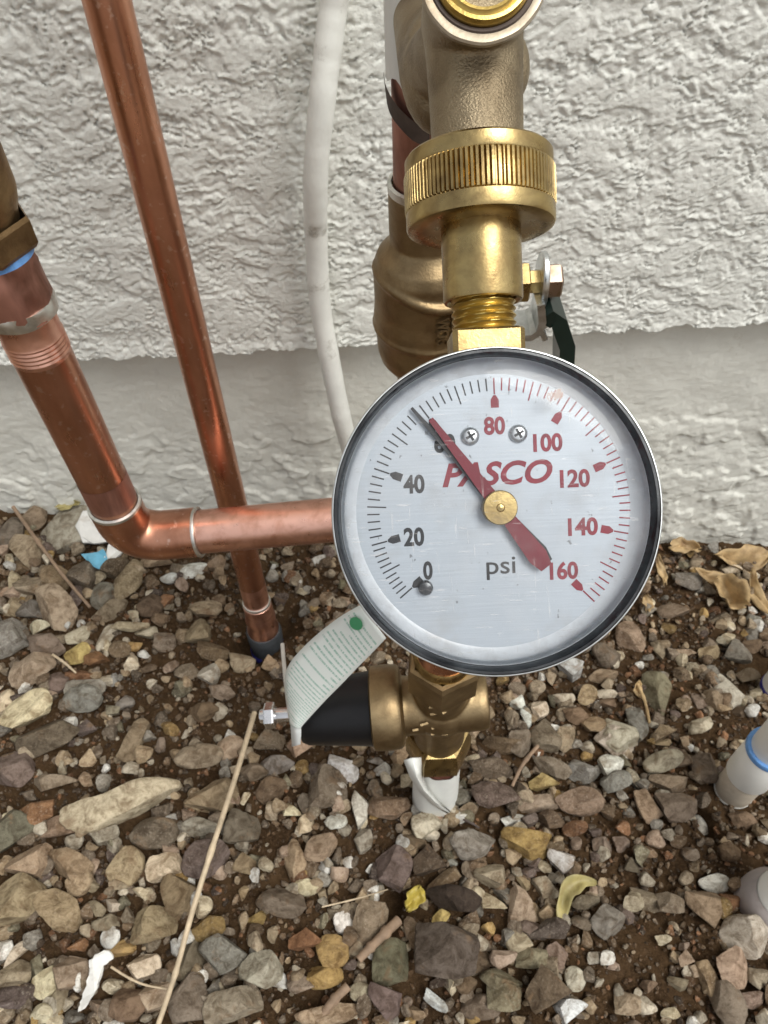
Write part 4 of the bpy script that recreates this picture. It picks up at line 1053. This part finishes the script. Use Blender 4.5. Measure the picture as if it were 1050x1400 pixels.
# ------------------------------------------------------------------ pressure regulator at the ground
prv = thing('pressure_regulator', 'brass pressure regulator with a black cap lying low behind the gauge', 'regulator', (PRX, PRYY, 0.06))
PR = Vector((PRX, PRYY, 0))
def zp(py): return PY(603, py, PRYY).z
up = Vector((0, 0, 1))
zc2 = zp(961)
pl, prr = PY(420, 978, PRYY), PY(668, 958, PRYY)
pax = Vector((prr.x - pl.x, 0, (prr.z - pl.z) * .8)).normalized()   # to the right
pc = Vector((PRX, PRYY, zc2))
def xa(px): return (PY(px, 970, PRYY).x - PRX) / mm
b = MB()
rev(b, pc, pax, up, [(.1, xa(540)), (14.5, xa(540)), (13.2, xa(556)), (13.0, xa(580)), (13.6, xa(610)), (13.4, xa(655)), (12.6, xa(664)), (.1, xa(664))], segs=48)
rev(b, PR, up, sx, [(.1, zp(1008) / mm), (12.4, zp(1008) / mm), (12.0, zc2 / mm - 6), (12.0, zc2 / mm + 8), (13.4, zp(922) / mm), (.1, zp(922) / mm)], segs=40)
b.ball(pc, 16.5 * mm, 15 * mm, 14.5 * mm)
b.cast('body', M['bronze'], prv, 0.0007, 6)
rev(MB(), PR, up, Vector((-.12, -1, 0)), [(10, zp(926) / mm), (15.2, zp(926) / mm), (16.2, zp(926) / mm + 1), (16.2, zp(902) / mm), (15.2, zp(900) / mm + 1), (13.2, zp(900) / mm + 1.2), (12.6, zp(900) / mm - 1.5), (11.2, zp(900) / mm - 1.5)], segs=6).build('union_nut', M['bronze'], prv, ang=15)
MB().rev(PR, up, sx, [(12.4 * mm, zp(905)), (12.4 * mm, zp(894)), (11.2 * mm, zp(891)), (10.9 * mm, zp(891))], segs=40).build('union_tail', M['brass'], prv)
rev(MB(), PR, up, sx, [(9, zp(1026) / mm), (15.4, zp(1026) / mm), (16.2, zp(1024) / mm), (16.2, zp(1010) / mm), (14.4, zp(1003) / mm), (12, zp(1002) / mm)], segs=6).build('lower_nut', M['brass'], prv, ang=15)
rev(MB(), pc, pax, up, [(10, xa(508)), (17.8, xa(509)), (18.8, xa(511)), (19.0, xa(530)), (18.6, xa(545)), (17.6, xa(549)), (14, xa(551)), (12.5, xa(556))], segs=64).build('bell_ring', M['bronze'], prv)
rev(MB(), pc, pax, up, [(17, xa(510)), (16.6, xa(506)), (15.8, xa(480)), (14.9, xa(445)), (14.2, xa(420)), (13.0, xa(412)), (9.0, xa(410)), (.1, xa(410))], segs=56).build('cap', M['black'], prv)
rev(MB(), pc, pax, up, [(3.0, xa(352)), (3.3, xa(354)), (3.3, xa(412))], segs=20, cap0=True).build('adjusting_screw', M['steel'], prv)
rev(MB(), pc, pax, up, [(3, xa(358)), (5.6, xa(359)), (6, xa(361)), (6, xa(371)), (5.6, xa(373)), (3, xa(373))], segs=6).build('lock_nut', M['steel'], prv, ang=15)
mk = MB()
for px, py, w, h, rot in ((580, 990, 11, 3, .3), (568, 998, 8, 3, .2), (594, 995, 8, 2.6, .3), (594, 1003, 9, 2.6, .25), (608, 1002, 8, 6, .1), (592, 962, 11, 2.6, .1), (592, 967, 11, 2.6, .1), (593, 976, 10, 3, .2), (607, 973, 6, 5, .5), (642, 984, 9, 2.4, .4), (643, 989, 9, 2.4, .4)):
    r_ = ray(px, py); lo, hi = .25, .5     # nearest point of the barrel or neck along the sight line
    for _ in range(40):
        m_ = (lo + hi) / 2; q = C0 + r_ * m_
        a1 = (q - pc) - pax * (q - pc).dot(pax); a2 = Vector((q.x - PRX, q.y - PRYY, 0))
        if a1.length > .0139 and a2.length > .0124: lo = m_
        else: hi = m_
    q = C0 + r_ * lo; nn = (-r_).normalized(); ex = (RGT * math.cos(rot) + UPV * math.sin(rot)); ex = (ex - nn * ex.dot(nn)).normalized(); k_ = lo / F
    mk.prism(q, ex * k_, nn.cross(ex) * k_, nn, [(-w / 2, -h / 2), (w / 2, -h / 2), (w / 2, h / 2), (-w / 2, h / 2)], -.0025, .0004, .0002)
tag(mk.build('cast_marks', M['bronze'], prv), kind='stuff')
# stand pipe with peeling wrap
stand = thing('wrapped_standpipe', 'short white wrapped pipe under the regulator with torn black edge', 'pipe', (PRX, PRYY, -0.01))
MB().tube([PR + Vector((0, 0, -.05)), PR + Vector((0, 0, zp(1012)))], 11.1 * mm, 28).build('tube', M['copper_old'], stand)
v = []; f = []
for k, z in enumerate((-.03, 0.0, zp(1045), zp(1034))):
    for i in range(40):
        t = 2 * math.pi * i / 40
        r = 12.3 + (0.9 * math.sin(2 * t + 1) if k < 2 else 0) + .25 * math.sin(5 * t)
        v.append(PR + Vector((r * mm * math.cos(t), r * mm * math.sin(t), z + (.0022 * math.sin(3 * t + 2) + .001 * math.sin(8 * t) if k == 3 else 0))))
for k in range(3):
    for i in range(40): f.append((k * 40 + i, k * 40 + (i + 1) % 40, k * 40 + 40 + (i + 1) % 40, k * 40 + 40 + i))
MB().add(v, f).build('wrap', M['wrap'], stand)
YF_ = PRYY - .0128
fo = [(552, 1040), (560, 1062), (572, 1082), (590, 1100), (612, 1113)]; fi = [(576, 1036), (578, 1062), (586, 1080), (600, 1095), (616, 1109)]
v = []; f = []
for (a, b2), (c, d2) in zip(fo, fi): v += [PY(a, b2, YF_ - .002), PY((a + c) / 2, (b2 + d2) / 2 - 1, YF_ - .0036), PY(c, d2, YF_)]
for i in range(4): f += [(i * 3, i * 3 + 1, i * 3 + 4, i * 3 + 3), (i * 3 + 1, i * 3 + 2, i * 3 + 5, i * 3 + 4)]
o = MB().add(v, f).build('torn_flap', M['wrap'], stand); o.modifiers.new('thickness', 'SOLIDIFY').thickness = .0005
gp = [(572, 1078), (582, 1092), (598, 1106), (618, 1112), (640, 1122), (655, 1132)]
MB().tube(smooth_path([G(x, y, .004) for x, y in gp], 4), [.0006 + .0007 * math.sin(i * .5) ** 2 for i in range(21)], 8).build('torn_edge', M['wrap_and_gap_dark'], stand)
# paper tag hung on the regulator
def tag_mat():
    t = NT('printed paper tag'); uv = t.n('ShaderNodeUVMap'); t.co = uv.outputs[0]
    sep = t.n('ShaderNodeSeparateXYZ'); t.l(t.co, sep.inputs[0])
    w = t.n('ShaderNodeMath', operation='MULTIPLY'); t.l(sep.outputs[0], w.inputs[0]); w.inputs[1].default_value = 34.0
    fr = t.n('ShaderNodeMath', operation='FRACT'); t.l(w.outputs[0], fr.inputs[0])
    line = t.ramp(fr.outputs[0], [(0.28, 0.0), (0.38, 1.0), (0.62, 1.0), (0.72, 0.0)])
    let = t.ramp(t.noise(1.0, 2, 0.5, t.map((34, 90, 1))), [(0.40, 0.0), (0.50, 1.0)])
    fl = t.n('ShaderNodeMath', operation='FLOOR'); t.l(w.outputs[0], fl.inputs[0])
    wn_ = t.n('ShaderNodeTexWhiteNoise', noise_dimensions='1D'); t.l(fl.outputs[0], wn_.inputs['W'])
    ln_ = t.n('ShaderNodeMath', operation='LESS_THAN'); t.l(sep.outputs[1], ln_.inputs[0])
    mr = t.n('ShaderNodeMapRange'); t.l(wn_.outputs[0], mr.inputs[0]); mr.inputs[1].default_value = 0.08; mr.inputs[2].default_value = 0.3; mr.inputs[3].default_value = 0.25; mr.inputs[4].default_value = 0.93
    t.l(mr.outputs[0], ln_.inputs[1])
    mg = t.n('ShaderNodeMath', operation='GREATER_THAN'); t.l(sep.outputs[1], mg.inputs[0]); mg.inputs[1].default_value = 0.07
    me_ = t.n('ShaderNodeMath', operation='LESS_THAN'); t.l(sep.outputs[0], me_.inputs[0]); me_.inputs[1].default_value = 0.94
    c = t.mix(line, 0.0, let); c = t.mix(1.0, c, ln_.outputs[0], 'MULTIPLY'); c = t.mix(1.0, c, mg.outputs[0], 'MULTIPLY'); c = t.mix(1.0, c, me_.outputs[0], 'MULTIPLY')
    col = t.mix(c, (0.76, 0.80, 0.76), (0.30, 0.48, 0.40))
    return t.set(color=col, rough=0.45, spec=0.4)
M['tag'] = tag_mat()
paper = thing('paper_tag', 'curled paper tag with fine green print hanging over the black cap', 'tag', P(400, 990, .33))
# edge A: upper-left long edge, edge B: lower-right long edge, from the gauge end down to the fold
ea = [(495, 826, .285), (470, 840, .292), (445, 858, .300), (420, 880, .307), (400, 902, .313), (391, 920, .318), (390, 940, .322), (394, 965, .326), (397, 990, .328)]
eb = [(528, 872, .285), (508, 893, .293), (488, 913, .300), (468, 934, .306), (448, 954, .312), (434, 969, .316), (424, 980, .319), (415, 990, .321), (411, 995, .322)]
v = []; f = []; uvs = []
NA = 30; NB = 6
A = smooth_path([P(*q) for q in ea], 4); B = smooth_path([P(*q) for q in eb], 4)
for i in range(len(A)):
    for k in range(NB + 1):
        t = k / NB
        bow = 0.0022 * math.sin(math.pi * t)
        v.append(A[i] * (1 - t) + B[i] * t + GZ * bow); uvs.append((i / (len(A) - 1), 1 - t))
for i in range(len(A) - 1):
    for k in range(NB): f.append((i * (NB + 1) + k, i * (NB + 1) + k + 1, (i + 1) * (NB + 1) + k + 1, (i + 1) * (NB + 1) + k))
me = bpy.data.meshes.new('sheet'); inv = mw(paper).inverted(); me.from_pydata([inv @ q for q in v], [], f)
ul = me.uv_layers.new(name='UVMap')
for lp in me.loops: ul.data[lp.index].uv = (1 - uvs[lp.vertex_index][0], uvs[lp.vertex_index][1])
sheet = link('sheet', me, M['tag'], paper, ang=0)
so_ = sheet.modifiers.new('thickness', 'SOLIDIFY'); so_.thickness = 0.0003
M['paper'] = plain_mat('white paper', (0.72, 0.74, 0.72), 0.5, 0.04)
M['green_print'] = plain_mat('green print', (0.06, 0.28, 0.13), 0.5, 0.1)
fl_a = [(397, 990, .3279), (398, 1005, .329), (399, 1021, .330)]; fl_b = [(411, 995, .3219), (411, 1005, .324), (410, 1018, .326)]
mb = MB()
v = [P(*q) for pr_ in zip(fl_a, fl_b) for q in pr_]
mb.add(v, [(0, 1, 3, 2), (2, 3, 5, 4)])
o = mb.build('folded_end', M['paper'], paper); so_ = o.modifiers.new('thickness', 'SOLIDIFY'); so_.thickness = 0.0003
i0 = 2; q = A[i0 + 1] * .72 + B[i0 + 1] * .28 + GZ * .0046
mb = MB(); e1 = (A[i0 + 4] - A[i0]).normalized(); e2 = (B[i0] - A[i0]).normalized()
mb.prism(q, e1 * mm, e2 * mm, GZ * mm, [(3.2 * math.cos(a), 2.7 * math.sin(a)) for a in np.linspace(0, 2 * math.pi, 17)[:-1]], -1.6, -1.2)
mb.build('printed_badge', M['green_print'], paper)
MB().tube(smooth_path([P(386, 880, .345), P(388, 905, .34), P(392, 945, .332), P(397, 982, .330)], 4), .0009, 8).build('tie', M['wire'], paper)

# ------------------------------------------------------------------ plastic pipe stubs at the right
def pvc(px, py, r, hgt, label, parts, tilt=(0, 0)):
    p = G(px, py); ax = Vector((tilt[0], tilt[1], 1)).normalized()
    t = thing('plastic_pipe', label, 'pipe', p, group='plastic pipe stubs at the right edge')
    for nm, r_, a, c, mt in parts:
        MB().rev(p, ax, sx, [(r_ - .0012, a - .0001), (r_ - .0003, a), (r_, a + .0006), (r_, c - .0006), (r_ - .0003, c), (r_ - .0025, c), (r_ - .0028, c - .004)], segs=40).build(nm, mt, t)
    return t
pvc(1000, 1083, .0107, .12, 'white plastic pipe with a blue ring, nearest the wide gravel on the right', [
    ('soiled_foot', .0108, -.02, .032, M['pvc_dirty']), ('foot_seam', .0111, .003, .0052, M['conduit']), ('coupling', .0122, .030, .0645, M['pvc']), ('blue_ring', .0125, .063, .067, M['blue_band']), ('tube', .0104, .062, .12, M['pvc'])])
pvc(1060, 945, .0107, .1, 'white plastic pipe with a blue ring, set further back near the dry leaves', [
    ('soiled_foot', .0106, -.02, .004, M['pvc_dirty']), ('blue_ring', .0112, .003, .0075, M['blue_tape']), ('tube', .0108, .006, .08, M['pvc'])])
M['pvc_grey'] = plain_mat('grey violet pvc', (0.36, 0.32, 0.31), 0.6, 0.15, 60, 0.3, 300, (0.24, 0.18, 0.13), (0.5, 0.75))
p = G(1050, 1238); ax = Vector((.16, .05, 1)).normalized()
t = thing('plastic_pipe', 'thick grey soiled plastic pipe cut by the lower right edge', 'pipe', p, group='plastic pipe stubs at the right edge')
rev(MB(), p, ax, sx, [(15.5, -20), (16.8, -2), (17.0, 4), (16.6, 9), (15.2, 13), (13.6, 16)], segs=40, rf=lambda t_, k, r, h: r * (1 + .015 * math.sin(3 * t_ + k))).build('soiled_foot', M['pvc_grey'], t)
rev(MB(), p, ax, sx, [(13.2, 14), (13.2, 20), (12.9, 21), (12.9, 95), (10, 95)], segs=40).build('tube', M['pvc'], t)

# ------------------------------------------------------------------ straws, twigs, leaves, chips
def stalk(pts, r, name, mat, label, cat, lifts):
    q = [G(x, y, l + .002) for (x, y), l in zip(pts, lifts)]
    s = smooth_path(q, 10)
    n = len(s)
    rad = [r * (1 - 0.25 * i / n) * (1.28 if i in (n // 3, 2 * n // 3, n // 3 + 1) else 1) for i in range(n)]
    o = MB().tube(s, rad, 12).build(name, mat); tag(o, label, cat)
    return o
stalk([(348, 974), (322, 1062), (290, 1160), (262, 1250), (240, 1330), (216, 1402), (205, 1440)], .00155, 'straw', M['straw'], 'long pale dry straw lying across the gravel at left', 'straw', [.024, .021, .019, .018, .017, .016, .016])
stalk([(18, 693), (50, 738), (85, 785), (123, 830)], .0014, 'straw', M['twig'], 'brown dry stalk leaning on stones below the wall at far left', 'straw', [.016, .013, .012, .008])
stalk([(72, 895), (88, 906), (104, 920)], .0008, 'twig', M['straw'], 'short thin twig on stones at the left edge', 'twig', [.008, .008, .008])
stalk([(545, 1258), (520, 1282), (490, 1312)], .0026, 'twig', M['twig'], 'thick grey brown twig beside the yellow leaf', 'twig', [.008, .007, .006])
stalk([(476, 1348), (452, 1372), (440, 1392)], .0022, 'twig', M['twig'], 'short stub of twig near the bottom edge', 'twig', [.008, .007, .006])
stalk([(152, 1322), (178, 1338), (200, 1347), (228, 1352)], .0006, 'twig', M['straw'], 'hair thin stem beside the white paint chip', 'twig', [.009, .01, .01, .009])
stalk([(440, 1240), (490, 1228), (530, 1216)], .0004, 'twig', M['straw'], 'hair thin stem left of the yellow leaf', 'twig', [.008, .008, .008])
stalk([(735, 1020), (715, 1045), (700, 1075)], .0012, 'twig', M['twig'], 'bent grey twig right of the regulator', 'twig', [.01, .012, .008])
stalk([(872, 935), (882, 960), (888, 988)], .0011, 'twig', M['leaf_dry'], 'orange brown stalk lying below the gauge at right', 'twig', [.009, .01, .007])
def leaf(px, py, ln_, wd, ang, curl, mat, label, lift=.008, roll=0.0, cat='leaf', group=None, name='leaf'):
    lift += .003; ln_ *= .80; wd *= .8
    p = G(px, py, lift); d = (p - C0).dot(FWD); k = d / F
    L_, W_ = ln_ * k, wd * k
    ex = Vector((math.cos(R(ang)), math.sin(R(ang)), 0)); ez = Vector((rnd.uniform(-.2, .2), -.35, 1)).normalized()
    ex = (ex - ez * ex.dot(ez)).normalized(); ey = ez.cross(ex)
    v = []; f = []; nu, nv_ = 22, 8; ph0 = rnd.uniform(0, 6.28)
    for i in range(nu + 1):
        u = i / nu; wv = math.sin(math.pi * min(1, max(0.0, u * 0.93 + 0.04))) ** 0.75
        for j in range(nv_ + 1):
            t = j / nv_ * 2 - 1
            x = (u - .5) * L_; y = t * W_ / 2 * wv
            y *= 1 + .22 * math.sin(7.3 * u + ph0) * (1 if t > 0 else .6) + .12 * math.sin(17 * u + 2 * ph0); x += L_ * .06 * math.sin(5 * t + ph0)
            z = curl * L_ * ((u - .5) ** 2 * 1.6 - .2) + roll * abs(t + .3 * math.sin(ph0)) ** 1.6 * W_ * wv * .7 + W_ * (.14 * math.sin(6 * u + 2.3 * t + ph0) + .07 * math.sin(13 * u - 5 * t + ph0))
            v.append(p + ex * x + ey * (y + .15 * L_ * math.sin(2.4 * u + ph0)) + ez * z)
    for i in range(nu):
        for j in range(nv_): f.append((i * (nv_ + 1) + j, i * (nv_ + 1) + j + 1, (i + 1) * (nv_ + 1) + j + 1, (i + 1) * (nv_ + 1) + j))
    o = MB().add(v, f).build(name, mat, ang=0)
    s_ = o.modifiers.new('thickness', 'SOLIDIFY'); s_.thickness = .0003
    return tag(o, label, cat, group)
leaf(566, 1228, 42, 30, 70, .4, M['leaf_yellow'], 'small yellow leaf tucked under the grey purple wedge', .006, .3)
cl = smooth_path([G(767, 1262, .004), G(769, 1236, .007), G(778, 1213, .011), G(797, 1205, .013), G(816, 1207, .009)], 6)
v = []; f = []
for i, c_ in enumerate(cl):
    u = i / (len(cl) - 1); d_ = (cl[min(i + 1, len(cl) - 1)] - cl[max(0, i - 1)]).normalized()
    nn = Vector((0, -.25, 1)).normalized(); sd = d_.cross(nn).normalized(); w_ = .0042 * (math.sin(math.pi * (u * .93 + .05)) ** .8) * (1 + .15 * math.sin(14 * u))
    for k in range(7):
        t = k / 3 - 1
        v.append(c_ + sd * (w_ * t) + nn * (.0046 * abs(t) ** 1.3 * math.sin(math.pi * u) + .0007 * math.sin(17 * u + 3 * t)))
for i in range(len(cl) - 1):
    for k in range(6): f.append((i * 7 + k, i * 7 + k + 1, i * 7 + k + 8, i * 7 + k + 7))
o = MB().add(v, f).build('leaf', M['leaf_olive'], ang=0); o.modifiers.new('thickness', 'SOLIDIFY').thickness = .0003
tag(o, 'hook shaped curled olive leaf on the dirt at right', 'leaf')
leaf(935, 752, 52, 28, -10, .4, M['leaf_dry'], 'dry tan leaf against the wall just right of the gauge', .006, .5, group='dry leaves')
leaf(1012, 758, 100, 42, 12, .5, M['leaf_dry'], 'broad dry leaf against the wall at the right edge', .008, .6, group='dry leaves')
leaf(975, 782, 70, 20, -8, .6, M['leaf_dry'], 'narrow dry leaf lying under the broad one at right', .012, .5, group='dry leaves')
leaf(997, 812, 62, 46, -35, .9, M['leaf_dry'], 'folded dry leaf below the other leaves at right', .010, .9, group='dry leaves')
leaf(1042, 810, 80, 20, 85, .6, M['leaf_dry'], 'upright dry leaf cut by the right edge', .008, .5, group='dry leaves')
leaf(901, 780, 50, 14, 85, .5, M['leaf_dry'], 'slim dry leaf peeking out beside the right rim of the gauge', .008, .5, group='dry leaves')
leaf(882, 825, 30, 18, 80, .5, M['leaf_dry'], 'brown leaf scrap close to the lower right rim of the gauge', .006, .5, group='dry leaves')
leaf(95, 694, 40, 16, 5, .6, M['leaf_olive'], 'yellowish leaf on the painted fragment under the wall', .012, .5)
leaf(1036, 1072, 42, 22, 40, .5, M['leaf_yellow'], 'yellow green leaf behind the first white plastic pipe', .006, .4)
leaf(875, 942, 26, 14, 80, .5, M['leaf_dry'], 'orange brown leaf scrap below the gauge at right', .008, .5, group='dry leaves')
def chip(px, py, poly, mat, label, lift, th=.0016, cat='chip'):
    p = G(px, py, lift); k = (p - C0).dot(FWD) / F
    ez = Vector((.1, -.4, 1)).normalized(); ex = Vector((1, 0, 0)); ex = (ex - ez * ex.dot(ez)).normalized(); ey = ez.cross(ex)
    pp = []
    for i in range(len(poly)):
        a, b_ = poly[i], poly[(i + 1) % len(poly)]
        for q in range(3):
            u = q / 3; j = 1.6 if q else 0.4
            pp.append(((a[0] * (1 - u) + b_[0] * u + rnd.uniform(-j, j)) * k, (a[1] * (1 - u) + b_[1] * u + rnd.uniform(-j, j)) * k))
    mb_ = MB().prism(p, ex, ey, ez, pp, 0, th, .0003)
    for q in mb_.v: q.z += .0016 * math.sin(q.x * 420 + 1) * math.sin(q.y * 380)
    o = mb_.build('paint_chip', mat, smooth=False)
    return tag(o, label, cat)
chip(131, 1340, [(-20, -36), (-8, -28), (2, -14), (6, 2), (10, 18), (22, 26), (16, 36), (2, 32), (-10, 26), (-8, 8), (-14, -10), (-20, -24)], M['chip_white'], 'crooked flat white paint chip on the gravel at lower left', .013)
chip(135, 768, [(-24, 10), (6, 16), (14, 0), (10, -14), (-6, -8)], M['chip_blue'], 'bright blue paint chip under the painted fragment', .011)
chip(160, 752, [(-18, -14), (-2, -16), (18, 4), (12, 18), (-6, 16)], M['chip_white'], 'broken white paint chip beside the blue one', .011)
chip(138, 724, [(-34, 6), (-24, 26), (6, 24), (26, 6), (24, -12), (0, -22), (-22, -18)], M['chip_white'], 'patch of white paint lying on the painted fragment', .0155, .003)
